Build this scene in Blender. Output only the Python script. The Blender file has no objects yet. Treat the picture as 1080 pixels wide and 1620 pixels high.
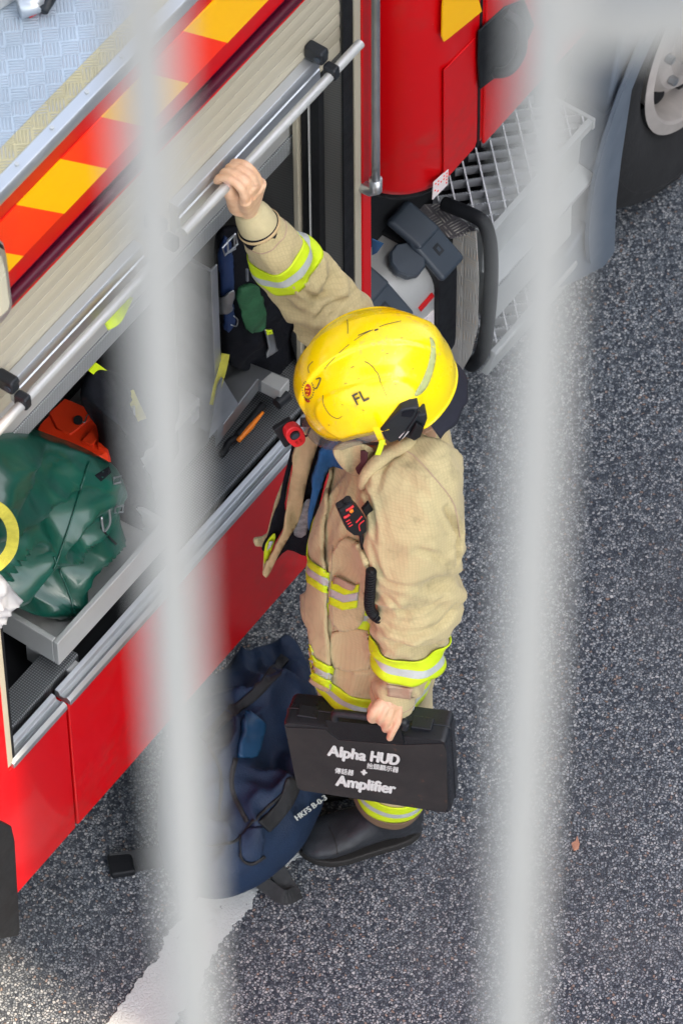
import bpy, bmesh, math, random
from mathutils import Vector, Matrix, noise
from mathutils.bvhtree import BVHTree
random.seed(7)
S = bpy.context.scene
C = S.collection
R = math.radians

# ------------------------------------------------------------------ camera
CX = Vector((0.583, -0.812, -0.005)); CDN = Vector((-0.661, -0.471, -0.585)); CF = Vector((0.473, 0.345, -0.811))
CF.normalize(); CX = (CX - CF * CX.dot(CF)).normalized(); CDN = CF.cross(CX)
EYE = Vector((-5.136, -3.658, 9.878)); FPX = 9000.0
cd = bpy.data.cameras.new('camera'); cam = bpy.data.objects.new('camera', cd); C.objects.link(cam)
m3 = Matrix((CX, -CDN, -CF)).transposed()
cam.matrix_world = Matrix.Translation(EYE) @ m3.to_4x4()
cd.sensor_fit = 'VERTICAL'; cd.sensor_height = 36; cd.sensor_width = 24; cd.lens = FPX / 1620 * 36
cd.clip_start = 0.1; cd.clip_end = 500
cd.dof.use_dof = True; cd.dof.focus_distance = 10.85; cd.dof.aperture_fstop = 9.2
S.camera = cam

# ------------------------------------------------------------------ sky, sun, exposure
SUN_EL, SUN_AZ = 50.0, 180.0          # sun stands over -Y
w = bpy.data.worlds.new('World'); S.world = w; w.use_nodes = True
nt = w.node_tree; nt.nodes.clear()
sk = nt.nodes.new('ShaderNodeTexSky'); sk.sky_type = 'NISHITA'; sk.sun_disc = False
sk.sun_elevation = R(SUN_EL); sk.sun_rotation = R(SUN_AZ); sk.dust_density = 2.5; sk.air_density = 1.0
hs = nt.nodes.new('ShaderNodeHueSaturation'); hs.inputs['Saturation'].default_value = 0.44
bg = nt.nodes.new('ShaderNodeBackground'); bg.inputs['Strength'].default_value = 0.15
wo = nt.nodes.new('ShaderNodeOutputWorld')
nt.links.new(sk.outputs[0], hs.inputs['Color']); nt.links.new(hs.outputs[0], bg.inputs['Color']); nt.links.new(bg.outputs[0], wo.inputs['Surface'])
sl = bpy.data.lights.new('sun', 'SUN'); sl.energy = 2.8; sl.angle = R(0.5); sl.color = (1.0, 0.83, 0.62)
so = bpy.data.objects.new('sun', sl); C.objects.link(so)
so.rotation_euler = (R(90 - SUN_EL), 0, 0)   # light travels towards +Y and down
S.view_settings.view_transform = 'Standard'; S.view_settings.look = 'None'
S.view_settings.exposure = 1.75; S.view_settings.gamma = 1.0

# ------------------------------------------------------------------ picture-point helpers (a point of the photo -> a point on a plane of the place)
def ray(px, py): return CX * ((px - 540) / FPX) + CDN * ((py - 810) / FPX) + CF
def AY(px, py, y): r = ray(px, py); return EYE + r * ((y - EYE.y) / r.y)
def AZ(px, py, z): r = ray(px, py); return EYE + r * ((z - EYE.z) / r.z)
def AXp(px, py, x): r = ray(px, py); return EYE + r * ((x - EYE.x) / r.x)
HF = Vector((-0.589, 0.808, 0)); HT = Vector((-0.808, -0.589, 0)); UP = Vector((0, 0, 1))   # picture-left, towards the viewer
def AT(px, py, t): r = ray(px, py); return EYE + r * ((t - EYE.dot(HT)) / r.dot(HT))
def proj(p):
    v = p - EYE; d = v.dot(CF); return (540 + FPX * v.dot(CX) / d, 810 + FPX * v.dot(CDN) / d)
YS = 0.38

# ------------------------------------------------------------------ objects
def emp(name, loc, label, cat, group=None):
    o = bpy.data.objects.new(name, None); C.objects.link(o); o.location = loc
    o.empty_display_size = 0.1
    o['label'] = label; o['category'] = cat
    if group: o['group'] = group
    return o
def attach(o, parent):
    o.parent = parent
    if parent.type == 'EMPTY': o.matrix_parent_inverse = Matrix.Translation(-parent.location)
def tag(o, label, cat, group=None):
    o['label'] = label; o['category'] = cat
    if group: o['group'] = group
    return o
class MB:
    def __init__(s): s.v = []; s.f = []; s.m = []; s.cm = 0
    def add(s, vs, fs):
        b = len(s.v); s.v += [tuple(p) for p in vs]
        for f in fs: s.f.append([i + b for i in f]); s.m.append(s.cm)
        return s
    def box(s, x0, x1, y0, y1, z0, z1):
        vs = [(x, y, z) for z in (z0, z1) for y in (y0, y1) for x in (x0, x1)]
        return s.add(vs, [(0, 2, 3, 1), (4, 5, 7, 6), (0, 1, 5, 4), (2, 6, 7, 3), (0, 4, 6, 2), (1, 3, 7, 5)])
    def obox(s, c, ax, ay, az):     # oriented box, half-axis vectors
        c = Vector(c); vs = [c + ax * i + ay * j + az * k for k in (-1, 1) for j in (-1, 1) for i in (-1, 1)]
        return s.add(vs, [(0, 2, 3, 1), (4, 5, 7, 6), (0, 1, 5, 4), (2, 6, 7, 3), (0, 4, 6, 2), (1, 3, 7, 5)])
    def prism(s, pts, ex):
        n = len(pts); ex = Vector(ex); a = [Vector(p) for p in pts]
        vs = a + [p + ex for p in a]
        return s.add(vs, [list(range(n))[::-1], list(range(n, 2 * n))] + [(i, (i + 1) % n, n + (i + 1) % n, n + i) for i in range(n)])
    def loft(s, rings, cap=True, closed=False):
        n = len(rings[0]); vs = [p for r in rings for p in r]; k = len(rings); fs = []
        for j in range(k - 1 + (1 if closed else 0)):
            a, b = j * n, ((j + 1) % k) * n
            for i in range(n): fs.append((a + i, a + (i + 1) % n, b + (i + 1) % n, b + i))
        if cap and not closed: fs.append(list(range(n))[::-1]); fs.append(list(range((k - 1) * n, k * n)))
        return s.add(vs, fs)
    def tube(s, pts, r, n=14, cap=True, rs=None, closed=False):
        pts = [Vector(p) for p in pts]; rings = []; k = len(pts); ref = None
        for i in range(k):
            if closed: t = pts[(i + 1) % k] - pts[i - 1]
            else: t = pts[min(i + 1, k - 1)] - pts[max(i - 1, 0)]
            t.normalize()
            if ref is None: ref = t.orthogonal().normalized()
            ref = (ref - t * ref.dot(t)).normalized(); b = t.cross(ref)
            rr = rs[i] if rs else r
            rings.append([pts[i] + (ref * math.cos(a) + b * math.sin(a)) * rr for a in [2 * math.pi * q / n for q in range(n)]])
        return s.loft(rings, cap, closed)
    def grid(s, f, nu, nv):
        vs = [f(i / nu, j / nv) for j in range(nv + 1) for i in range(nu + 1)]
        return s.add(vs, [(j * (nu + 1) + i, j * (nu + 1) + i + 1, (j + 1) * (nu + 1) + i + 1, (j + 1) * (nu + 1) + i) for j in range(nv) for i in range(nu)])
    def build(s, name, mats, parent=None, smooth=False, bevel=0, seg=2, sub=0, auto=None):
        me = bpy.data.meshes.new(name); me.from_pydata(s.v, [], s.f)
        if not isinstance(mats, (list, tuple)): mats = [mats]
        for m in mats: me.materials.append(m)
        for p, mi in zip(me.polygons, s.m): p.material_index = mi
        bm = bmesh.new(); bm.from_mesh(me); bmesh.ops.remove_doubles(bm, verts=bm.verts, dist=1e-6); bmesh.ops.recalc_face_normals(bm, faces=bm.faces)
        if auto:
            for e in bm.edges:
                if len(e.link_faces) == 2 and e.calc_face_angle(0) > R(auto): e.smooth = False
        bm.to_mesh(me); bm.free()
        if smooth or auto or bevel:
            for p in me.polygons: p.use_smooth = True
        o = bpy.data.objects.new(name, me); C.objects.link(o)
        if bevel:
            b = o.modifiers.new('bevel', 'BEVEL'); b.width = bevel; b.segments = seg; b.limit_method = 'ANGLE'; b.angle_limit = R(40); b.harden_normals = True
        if sub: q = o.modifiers.new('sub', 'SUBSURF'); q.levels = sub; q.render_levels = sub
        if parent: attach(o, parent)
        return o
def smooth_line(pts, k=6, closed=False):      # Catmull-Rom
    pts = [Vector(p) for p in pts]; n = len(pts); out = []
    for i in range(n if closed else n - 1):
        if closed: a, b, c, d = pts[i - 1], pts[i], pts[(i + 1) % n], pts[(i + 2) % n]
        else: a, b, c, d = pts[max(i - 1, 0)], pts[i], pts[i + 1], pts[min(i + 2, n - 1)]
        for q in range(k):
            t = q / k
            out.append(0.5 * ((2 * b) + (c - a) * t + (2 * a - 5 * b + 4 * c - d) * t * t + (3 * b - a - 3 * c + d) * t ** 3))
    if not closed: out.append(pts[-1])
    return out

# ------------------------------------------------------------------ materials
class NT:
    def __init__(s, name):
        s.m = bpy.data.materials.new(name); s.m.use_nodes = True; s.t = s.m.node_tree; s.b = s.t.nodes['Principled BSDF']
        s.co = s.t.nodes.new('ShaderNodeTexCoord').outputs['Object']
    def n(s, ty, ins=None, **kw):
        q = s.t.nodes.new('ShaderNode' + ty)
        for k, v in kw.items(): setattr(q, k, v)
        for k, v in (ins or {}).items():
            if hasattr(v, 'is_output') or isinstance(v, bpy.types.NodeSocket): s.t.links.new(v, q.inputs[k])
            else: q.inputs[k].default_value = v
        return q
    def L(s, a, b): s.t.links.new(a, b)
    def math(s, op, a, b=0.0, c=0.0): return s.n('Math', {0: a, 1: b, 2: c}, operation=op).outputs[0]
    def mapr(s, v, a, b, c=0.0, d=1.0, smooth=False):
        q = s.n('MapRange', {0: v, 1: a, 2: b, 3: c, 4: d}, clamp=True)
        if smooth: q.interpolation_type = 'SMOOTHSTEP'
        return q.outputs[0]
    def noise(s, scale, detail=3, rough=.55, co=None): return s.n('TexNoise', {'Vector': co or s.co, 'Scale': scale, 'Detail': detail, 'Roughness': rough}).outputs[0]
    def mix(s, f, a, b, bt='MIX'):
        q = s.n('Mix', data_type='RGBA', blend_type=bt)
        for i, v in ((0, f), (6, a), (7, b)):
            if isinstance(v, bpy.types.NodeSocket): s.L(v, q.inputs[i])
            else: q.inputs[i].default_value = v if i == 0 else (*v, 1)
        return q.outputs[2]
    def bump(s, h, dist=.002, st=1.0, nrm=None):
        ins = {'Height': h, 'Distance': dist, 'Strength': st}
        if nrm: ins['Normal'] = nrm
        return s.n('Bump', ins).outputs[0]
    def set(s, **kw):
        for k, v in kw.items():
            i = s.b.inputs[{'color': 'Base Color', 'rough': 'Roughness', 'metal': 'Metallic', 'normal': 'Normal', 'coat': 'Coat Weight', 'crough': 'Coat Roughness', 'trans': 'Transmission Weight', 'alpha': 'Alpha', 'sheen': 'Sheen Weight', 'sss': 'Subsurface Weight', 'spec': 'Specular IOR Level', 'ior': 'IOR'}[k]]
            if isinstance(v, bpy.types.NodeSocket): s.L(v, i)
            else: i.default_value = (*v, 1) if isinstance(v, tuple) and len(v) == 3 else v
        return s.m
def simple(name, col, rough=.5, metal=0.0, var=.12, scale=9, bump=0.0, bscale=200, coat=0.0, spec=.5):
    q = NT(name); nz = q.noise(scale, 4)
    c = q.mix(q.mapr(nz, .3, .7), tuple(x * (1 - var) for x in col), tuple(min(1, x * (1 + var)) for x in col))
    r = q.mapr(q.noise(scale * 3, 3), .3, .75, max(.03, rough - .08), rough + .08)
    q.set(color=c, rough=r, metal=metal, coat=coat, spec=spec)
    if bump: q.set(normal=q.bump(q.noise(bscale, 2), bump))
    return q.m
def paint(name, col, dirt=.25):
    q = NT(name)
    n1 = q.noise(3, 6, .65); n2 = q.noise(40, 4)
    d = q.math('MULTIPLY', q.mapr(n1, .48, .75), q.mapr(n2, .35, .65)); d = q.math('MULTIPLY', d, dirt)
    c = q.mix(d, col, (.10, .075, .06))
    sp = q.n('TexVoronoi', {'Vector': q.co, 'Scale': 55.0}); spk = q.mapr(sp.outputs['Distance'], .03, .05, 1, 0)
    rnd = q.math('GREATER_THAN', q.n('SeparateColor', {0: sp.outputs['Color']}).outputs[0], .9)
    c = q.mix(q.math('MULTIPLY', spk, q.math('MULTIPLY', rnd, .45)), c, (.5, .4, .38))
    q.set(color=c, rough=q.mapr(n1, .3, .8, .30, .45), coat=.22, crough=.06, spec=.3, normal=q.bump(q.noise(5, 1), .0015, .3))
    return q.m
M = {}
M['red'] = paint('red_paint', (.58, .001, .004), .45)
M['red2'] = paint('chevron_red', (.95, .030, .006), .05)
M['darkred'] = paint('dark_red_moulding', (.09, .004, .02), .2)
M['yellow'] = paint('chevron_yellow', (.98, .50, .0), .05)
M['beige'] = simple('beige_anodised_shutter', (.47, .43, .33), .45, .1, .04, 3)
M['alu'] = simple('brushed_aluminium', (.60, .63, .66), .36, .85, .03, 3)
M['alu_dull'] = simple('dull_aluminium', (.55, .56, .55), .48, .5, .06, 5, .0003, 300)
M['steel'] = simple('stained_steel', (.42, .44, .46), .38, .85, .25, 6)
M['black'] = simple('black_plastic', (.011, .014, .018), .45, 0, .25, 12, .0005, 400, 0, .4)
M['rubber'] = simple('black_rubber', (.007, .008, .010), .6, 0, .3, 10, .0006, 300, 0, .3)
M['slate'] = simple('slate_plastic', (.028, .040, .056), .5, 0, .15, 12)
M['grp'] = simple('pale_grey_moulding', (.38, .40, .40), .5, 0, .06, 4, .0005, 60)
M['white'] = simple('white_railing_paint', (.49, .48, .45), .5, 0, .05, 3)
M['cream'] = simple('cream_lens', (.62, .60, .46), .25, 0, .05, 8, 0, 1, .5)
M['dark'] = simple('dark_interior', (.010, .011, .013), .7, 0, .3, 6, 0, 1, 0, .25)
M['label'] = simple('white_label', (.72, .66, .66), .5)
M['blue_label'] = simple('blue_label', (.03, .14, .30), .4)
M['hivis'] = simple('fluorescent_yellow_tape', (.62, .80, .01), .55, 0, .07, 30, .0004, 500)
M['silver_tape'] = simple('grey_reflective_tape', (.50, .54, .52), .35, .1, .07, 40, .0003, 500)
M['orange'] = simple('orange_plastic', (.78, .20, .01), .4)
M['teal'] = simple('teal_cord', (.02, .35, .38), .5)

def tread(name, col, metal, cell, bars=5, ang=45, dist=.0012, rough=.45):
    q = NT(name)
    mp = q.n('Mapping', {'Vector': q.co, 'Rotation': (0, 0, R(ang)), 'Scale': (1 / cell,) * 3})
    return q, mp.outputs[0]
def five_bar(name, col, metal=.0, cell=.03, rot=(0, 0, 45), plane='XY', rough=.5, wear=(.3, .3, .3)):
    q = NT(name)
    mp = q.n('Mapping', {'Vector': q.co, 'Rotation': tuple(R(a) for a in rot), 'Scale': (1 / cell,) * 3}, vector_type='POINT').outputs[0]
    sp = q.n('SeparateXYZ', {0: mp}).outputs
    a, b = {'XY': (sp[0], sp[1]), 'XZ': (sp[0], sp[2]), 'YZ': (sp[1], sp[2])}[plane]
    fa, fb = q.math('FRACT', a), q.math('FRACT', b)
    ck = q.math('MODULO', q.math('ADD', q.math('FLOOR', a), q.math('ADD', q.math('FLOOR', b), 1000)), 2.0)
    ck = q.math('GREATER_THAN', ck, .5)
    def bars(u, v):
        wv = q.math('SINE', q.math('MULTIPLY', u, 2 * math.pi * 5)); wv = q.mapr(wv, .0, .8, 0, 1, True)
        e = q.math('ABSOLUTE', q.math('SUBTRACT', v, .5)); e = q.mapr(e, .36, .47, 1, 0, True)
        return q.math('MULTIPLY', wv, e)
    h = q.n('Mix', {0: ck, 2: bars(fa, fb), 3: bars(fb, fa)}, data_type='FLOAT').outputs[0]
    n1 = q.noise(6, 5, .6)
    c = q.mix(q.mapr(n1, .35, .7), tuple(x * .85 for x in col), tuple(min(1, x * 1.1) for x in col))
    c = q.mix(q.math('MULTIPLY', h, q.mapr(q.noise(25, 3), .42, .6)), c, wear)
    q.set(color=c, metal=metal, rough=rough, normal=q.bump(h, .0022, 1.0))
    return q.m
M['roof'] = five_bar('roof_tread_plate_paint', (.36, .43, .50), cell=.0315, rot=(0, 0, 48), wear=(.40, .44, .50))
M['roof_yellow'] = five_bar('roof_edge_yellow_paint', (.46, .41, .24), cell=.0315, rot=(0, 0, 48), wear=(.42, .42, .38))
M['tread'] = five_bar('aluminium_tread_plate', (.16, .15, .16), metal=.5, cell=.036, rot=(0, 0, 20), wear=(.85, .80, .72), rough=.4)
M['tread_side'] = five_bar('aluminium_tread_plate_side', (.66, .64, .60), metal=.4, cell=.036, rot=(0, 0, 0), plane='YZ', wear=(.8, .68, .54), rough=.4)
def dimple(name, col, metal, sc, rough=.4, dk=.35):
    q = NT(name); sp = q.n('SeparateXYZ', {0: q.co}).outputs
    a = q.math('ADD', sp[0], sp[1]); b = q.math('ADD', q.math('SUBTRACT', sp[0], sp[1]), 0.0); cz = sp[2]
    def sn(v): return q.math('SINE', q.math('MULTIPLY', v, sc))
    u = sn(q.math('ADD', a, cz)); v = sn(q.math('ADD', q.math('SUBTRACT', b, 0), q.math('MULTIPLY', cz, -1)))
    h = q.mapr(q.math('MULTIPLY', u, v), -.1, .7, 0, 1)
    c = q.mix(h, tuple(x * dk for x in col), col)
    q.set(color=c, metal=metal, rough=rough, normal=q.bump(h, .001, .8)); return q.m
M['dimple'] = dimple('dimpled_aluminium', (.30, .32, .34), .7, 620)
M['dimple_pale'] = dimple('dimpled_pale_aluminium', (.56, .60, .62), .4, 620, .4, .5)
M['mudguard'] = simple('blue_grey_mudguard', (.13, .16, .20), .45, 0, .08, 4)
M['dimple_dark'] = dimple('dimpled_dark_lining', (.78, .78, .74), .0, 620, .5, .12)
def ribs(name, col, sc):
    q = NT(name); sp = q.n('SeparateXYZ', {0: q.co}).outputs
    h = q.math('SINE', q.math('MULTIPLY', sp[0], sc)); h = q.math('MULTIPLY', h, q.math('ADD', .7, q.math('MULTIPLY', .3, q.math('SINE', q.math('MULTIPLY', sp[2], 900)))))
    h = q.mapr(h, -.6, .8); c = q.mix(h, tuple(x * .5 for x in col), col)
    q.set(color=c, metal=.4, rough=.4, normal=q.bump(h, .001, .8)); return q.m
M['ribs'] = ribs('ribbed_aluminium', (.62, .66, .67), 620)

def asphalt():
    q = NT('asphalt')
    dn = q.n('TexNoise', {'Vector': q.co, 'Scale': 160.0, 'Detail': 2.0}).outputs[1]
    wv = q.n('VectorMath', {0: q.co, 1: q.n('VectorMath', {0: dn, 1: (.006, .006, .006)}, operation='MULTIPLY').outputs[0]}, operation='ADD').outputs[0]
    v = q.n('TexVoronoi', {'Vector': wv, 'Scale': 165.0, 'Randomness': 1.0}); v2 = q.n('TexVoronoi', {'Vector': wv, 'Scale': 165.0}, feature='DISTANCE_TO_EDGE')
    sc = q.n('SeparateColor', {0: v.outputs['Color']}).outputs
    base = q.n('ValToRGB', {0: sc[0]}); cr = base.color_ramp
    cr.elements[0].position = 0; cr.elements[0].color = (.035, .045, .065, 1); cr.elements[1].position = 1; cr.elements[1].color = (.52, .52, .52, 1)
    for p, c in ((.18, (.095, .110, .132, 1)), (.40, (.19, .212, .24, 1)), (.65, (.29, .315, .34, 1)), (.90, (.42, .43, .44, 1))):
        e = cr.elements.new(p); e.color = c
    tint = q.math('GREATER_THAN', sc[1], .965)
    c = q.mix(q.math('MULTIPLY', tint, .7), base.outputs[0], (.34, .22, .16))
    edge = q.mapr(v2.outputs['Distance'], .03, .17, 0, 1, True)
    c = q.mix(edge, (.052, .063, .082), c)
    big = q.noise(1.6, 6, .62); c = q.mix(q.mapr(big, .50, .72, 0, .40), c, (.06, .07, .09)); b2_ = q.noise(.9, 5, .7); c = q.mix(q.mapr(b2_, .52, .7, 0, .3), c, (.22, .22, .22))
    fine = q.noise(500, 2); c = q.mix(.35, c, q.mix(fine, (0, 0, 0), (1, 1, 1)), 'OVERLAY')
    h = q.math('ADD', edge, q.math('MULTIPLY', sc[2], .7))
    q.set(color=c, rough=.75, normal=q.bump(h, .004, 1.0), spec=.35)
    return q.m
M['asphalt'] = asphalt()
def linepaint():
    q = NT('worn_white_road_paint'); v = q.n('TexVoronoi', {'Vector': q.co, 'Scale': 110.0}, feature='DISTANCE_TO_EDGE')
    n = q.noise(9, 6, .7); c = q.mix(q.mapr(n, .55, .7), (.50, .53, .53), (.38, .40, .40))
    h = q.mapr(v.outputs['Distance'], .0, .2); ck = q.mapr(q.noise(60, 5, .7), .66, .70)
    c = q.mix(q.math('MULTIPLY', ck, .8), c, (.05, .06, .07))
    q.set(color=c, rough=.7, normal=q.bump(h, .0012, .6)); return q.m
M['line'] = linepaint()
# ================================================================== SETTING
def struct(o): o['kind'] = 'structure'; return o
struct(MB().box(-120, 120, -120, 120, -.3, 0).build('road', M['asphalt']))
# white road line, ragged edges
lp = [(130, 1660), (160, 1625), (178, 1612), (205, 1570), (238, 1530), (255, 1508), (262, 1480), (300, 1440), (330, 1400), (365, 1372), (410, 1335), (460, 1335), (482, 1352), (462, 1362), (440, 1378), (412, 1402), (404, 1420), (398, 1432), (372, 1462), (352, 1490), (330, 1525), (312, 1565), (285, 1600), (268, 1640), (255, 1700), (120, 1720)]
def ragged(pts, k, amp, z):
    out = []
    n = len(pts)
    for i in range(n):
        a, b = Vector(AZ(*pts[i], z)), Vector(AZ(*pts[(i + 1) % n], z)); d = (b - a).normalized(); nn = Vector((-d.y, d.x, 0))
        for q in range(k): p = a.lerp(b, q / k); out.append(p + nn * amp * (noise.noise(p * 60) + .6 * noise.noise(p * 170)))
    return out
struct(MB().prism(ragged(lp, 10, .008, .004), (0, 0, -.003)).build('road_marking', M['line']))

# footbridge the photograph is taken from: deck behind the railing, two balusters and a rail in view
def bridge():
    f = emp('footbridge', EYE + CF * 1.78 - Vector((0, 0, 2.2)), 'white painted footbridge railing, blurred in the foreground right before the viewer', 'railing')
    D = 1.785
    def at(px, py, d=D): return EYE + ray(px, py) * d
    pl, pr = at(267, 810), at(842, 810)
    step = (pr - pl); step.z = 0; sd_ = step.normalized()
    for k in range(-9, 9):
        if k in (-1, 2): pass
        p = pl + step * k
        MB().tube([Vector((p.x, p.y, EYE.z - 3.2)), Vector((p.x, p.y, EYE.z - 1.02))], .0098, 20).build('baluster', M['white'], f, smooth=True)
    sd = step.normalized()
    for nm, z, r in (('bottom_rail', EYE.z - 3.15, .02), ('top_rail', EYE.z - 1.0, .025)):
        c = Vector((pl.x, pl.y, z)); MB().tube([c - sd * 1.6, c + sd * 1.6], r, 16).build(nm, M['white'], f, smooth=True)
    # decorative scroll between the bars, its lower edge in the top right corner
    a = at(845, -38); b = at(905, 2); c_ = at(990, 22); d_ = at(1075, 8); e_ = at(1200, -40)
    MB().tube(smooth_line([a, b, c_, d_, e_], 8), .0135, 16).build('scroll', M['white'], f, smooth=True)
    back = Vector((HT.x, HT.y, 0)); c0 = Vector((pl.x, pl.y, 0)); z0 = EYE.z - 3.25
    q = [c0 - sd * 1.7 - back * .06, c0 + sd * 1.7 - back * .06, c0 + sd * 1.7 + back * 2.2, c0 - sd * 1.7 + back * 2.2]
    MB().prism([Vector((p.x, p.y, z0)) for p in q], (0, 0, -.3)).build('deck', M['mudguard'], f)
    q = [c0 - sd * 5 - back * .9, c0 + sd * 5 - back * .9, c0 + sd * 5 + back * 2.6, c0 - sd * 5 + back * 2.6]
    MB().prism([Vector((p.x, p.y, EYE.z + 1.1)) for p in q], (0, 0, .25)).build('bar_shade_slab', M['grp'], f)  # added overhead slab, out of view, keeps sun off the balusters
bridge()

# added unseen block: keeps the scene in open shade, its end lets sun onto the road corner
M['render'] = simple('dark_wall_render', (.20, .20, .19), .8, 0, .08, .6, .004, 20)
M['glass'] = simple('window_glass', (.03, .045, .05), .08, 0, .1, 2)
bx = AZ(75, 1560, 0).x
b = emp('shade_block', (bx + 15, -11, 0), 'unseen grey building block added behind the viewer to shade the scene', 'building')
MB().box(bx, bx + 30, -16, -9, 0, 14.4).build('wall', M['render'], b)
MB().box(bx - .0, bx + 30.2, -16.2, -8.8, 14.403, 14.8).build('roof', M['grp'], b)
for i in range(7):
    for k in range(4):
        x = bx + 2 + i * 4; z = 1.4 + k * 3.2
        wf = MB().box(x, x + 2.2, -9.02, -8.93, z, z + 1.8).build('window', M['alu_dull'], b)
        MB().box(x + .08, x + 1.06, -8.93, -8.92, z + .08, z + 1.72).box(x + 1.14, x + 2.12, -8.93, -8.92, z + .08, z + 1.72).build('pane', M['glass'], wf)

# ================================================================== FIRE ENGINE
T = emp('fire_engine', (0.3, YS + 1.2, 0), 'red fire engine parked beside the firefighter with its side shutter half raised', 'fire engine')
def zy(px, py, y=YS): return AY(px, py, y).z
def xy(px, py, y=YS): return AY(px, py, y).x
ZB = zy(122, 1308); ZS = zy(110, 1109); ZR = zy(0, 307)
XSEAM = xy(114, 1200); XP0, XP1, XP2, XP3 = xy(546, 200), xy(562, 200), xy(572, 200), xy(586, 200)
XOPL = xy(13, 1195)
ZSH = zy(23, 486); ZG0 = zy(23, 465); ZC0 = zy(107, 336); ZC1 = zy(98, 252)
print('ZB', ZB, 'ZS', ZS, 'ZSH', ZSH, 'ZC', ZC0, ZC1, 'ZR', ZR, 'XP', XP0, XP3, 'seam', XSEAM, 'left', XOPL)
XR = -3.2
# lower panels
MB().box(XSEAM + .003, XP3, YS, YS + .035, ZB, ZS - .012).build('lower_panel', M['red'], T, bevel=.004)
pts = [(XR, 0, ZB + .0), (XSEAM - .003, 0, ZB), (XSEAM - .003, 0, ZS - .012), (XOPL, 0, ZS - .012), (XOPL, 0, ZS + .5), (XR, 0, ZS + .5)]
MB().prism([Vector((p[0], YS, p[2])) for p in pts], (0, .035, 0)).build('lower_panel', M['red'], T, bevel=.004)
MB().box(XSEAM - .004, XSEAM + .004, YS + .012, YS + .03, ZB + .01, ZS - .02).build('seam_strip', simple('rusty_seam', (.16, .02, .01), .7), T)
MB().box(XR, XOPL, YS, YS + .035, ZS + .5, ZSH).build('side_panel', M['red'], T, bevel=.004)
# hull under the body
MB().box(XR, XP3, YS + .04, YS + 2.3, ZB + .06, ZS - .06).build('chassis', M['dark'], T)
# sill trims
def trim(x0, x1, nm='sill_trim'):
    pr = [(-.004, -.012), (-.004, .002), (.004, .008), (.010, .006), (.012, .001), (.022, .001), (.024, .010), (.034, .012), (.036, -.012)]
    MB().prism([Vector((x0, YS + a, ZS + b_)) for a, b_ in pr], (x1 - x0, 0, 0)).build(nm, M['alu'], T, bevel=.0012)
trim(XSEAM + .005, XP1 - .01); trim(XOPL + .01, XSEAM - .005)
# upper band
MB().box(XR, XP3, YS, YS + .04, ZSH, ZG0 - .004).build('shutter_lintel', M['red'], T, bevel=.003)
MB().tube([Vector((XR, YS - .004, (ZG0 + .006))), Vector((XP3, YS - .004, ZG0 + .006))], .011, 12).build('gutter_moulding', M['darkred'], T, smooth=True)
MB().box(XR, XP3, YS + .004, YS + .04, ZG0 - .004, ZG0 + .022).build('gutter_back', M['darkred'], T)
MB().box(XR, XP3, YS, YS + .05, ZG0 + .022, ZR - .014).build('upper_band', M['red'], T, bevel=.006, seg=3)
# chevrons
yc = YS - .0035
zc0, zc1 = ZC0, ZC1
def slantx(z, xb): return xb + (z - zc0) / (zc1 - zc0) * DX
xa0 = AY(107, 336, yc).x; xa1 = AY(28, 320, yc).x          # bottom right, top left of one yellow
xt = AY(97, 252, yc).x; xtr = AY(170, 267, yc).x
DX = AY(170, 267, yc).x * 0 + (xt - AY(28, 320, yc).x) * 0
# yellow parallelogram corners in the photo: (97,252) (170,267) (107,336) (28,320): slants along the band
top0, top1 = AY(98, 252, yc), AY(28, 320, yc)
bot0, bot1 = AY(170, 267, yc), AY(107, 336, yc)
print('chev', top0, top1, bot0, bot1)
wy = top0.x - top1.x; sh = bot0.x - top0.x
pitch = AY(289, 59, yc).x - top0.x; pitch = pitch / 2
print('chev width', wy, 'shift', sh, 'pitch', pitch)
per = (AY(352, -1, yc).x - top0.x) 
k0 = -4
wy = AY(98, 252, yc).x - AY(28, 320, yc).x
pp = AY(289, 59, yc).x - AY(162, 186, yc).x
for k in range(-12, 9):
    xc = top1.x + k * (wy + (AY(162, 186, yc).x - top0.x))
    wr = AY(162, 186, yc).x - top0.x
    q = [Vector((xc, yc, top0.z)), Vector((xc + wy, yc, top0.z)), Vector((xc + wy + sh, yc, bot0.z)), Vector((xc + sh, yc, bot0.z))]
    if xc + wy + sh < XP3 - .01: MB().prism(q, (0, .003, 0)).build('yellow_chevron', M['yellow'], T)
    q = [Vector((xc + wy, yc + .0006, top0.z)), Vector((xc + wy + wr, yc + .0006, top0.z)), Vector((xc + wy + wr + sh, yc + .0006, bot0.z)), Vector((xc + wy + sh, yc + .0006, bot0.z))]
    if xc + wy + wr + sh < XP3 - .01: MB().prism(q, (0, .0025, 0)).build('red_chevron', M['red2'], T)
# roof
MB().box(XR, XP3, YS + .062, YS + 2.3, ZR - .03, ZR - .002).build('roof', M['roof'], T)
MB().box(XR, XP3, YS + .026, YS + .0615, ZR - .03, ZR - .002).build('roof_edge', M['roof_yellow'], T)
rt = MB()
rt.prism([Vector((XR, YS + a, ZR + b_)) for a, b_ in ((-.006, -.02), (-.006, 0), (-.001, .006), (.022, .004), (.026, .0), (.026, -.02))], (XP3 - XR, 0, 0))
rt.build('roof_trim', M['alu'], T, bevel=.0015)
for k in range(14):
    c = Vector((-.80 + k * .098, YS + .013, ZR + .0055)); MB().tube([c, c + Vector((0, 0, .003))], .004, 8).build('rivet', M['alu_dull'], T)
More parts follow.
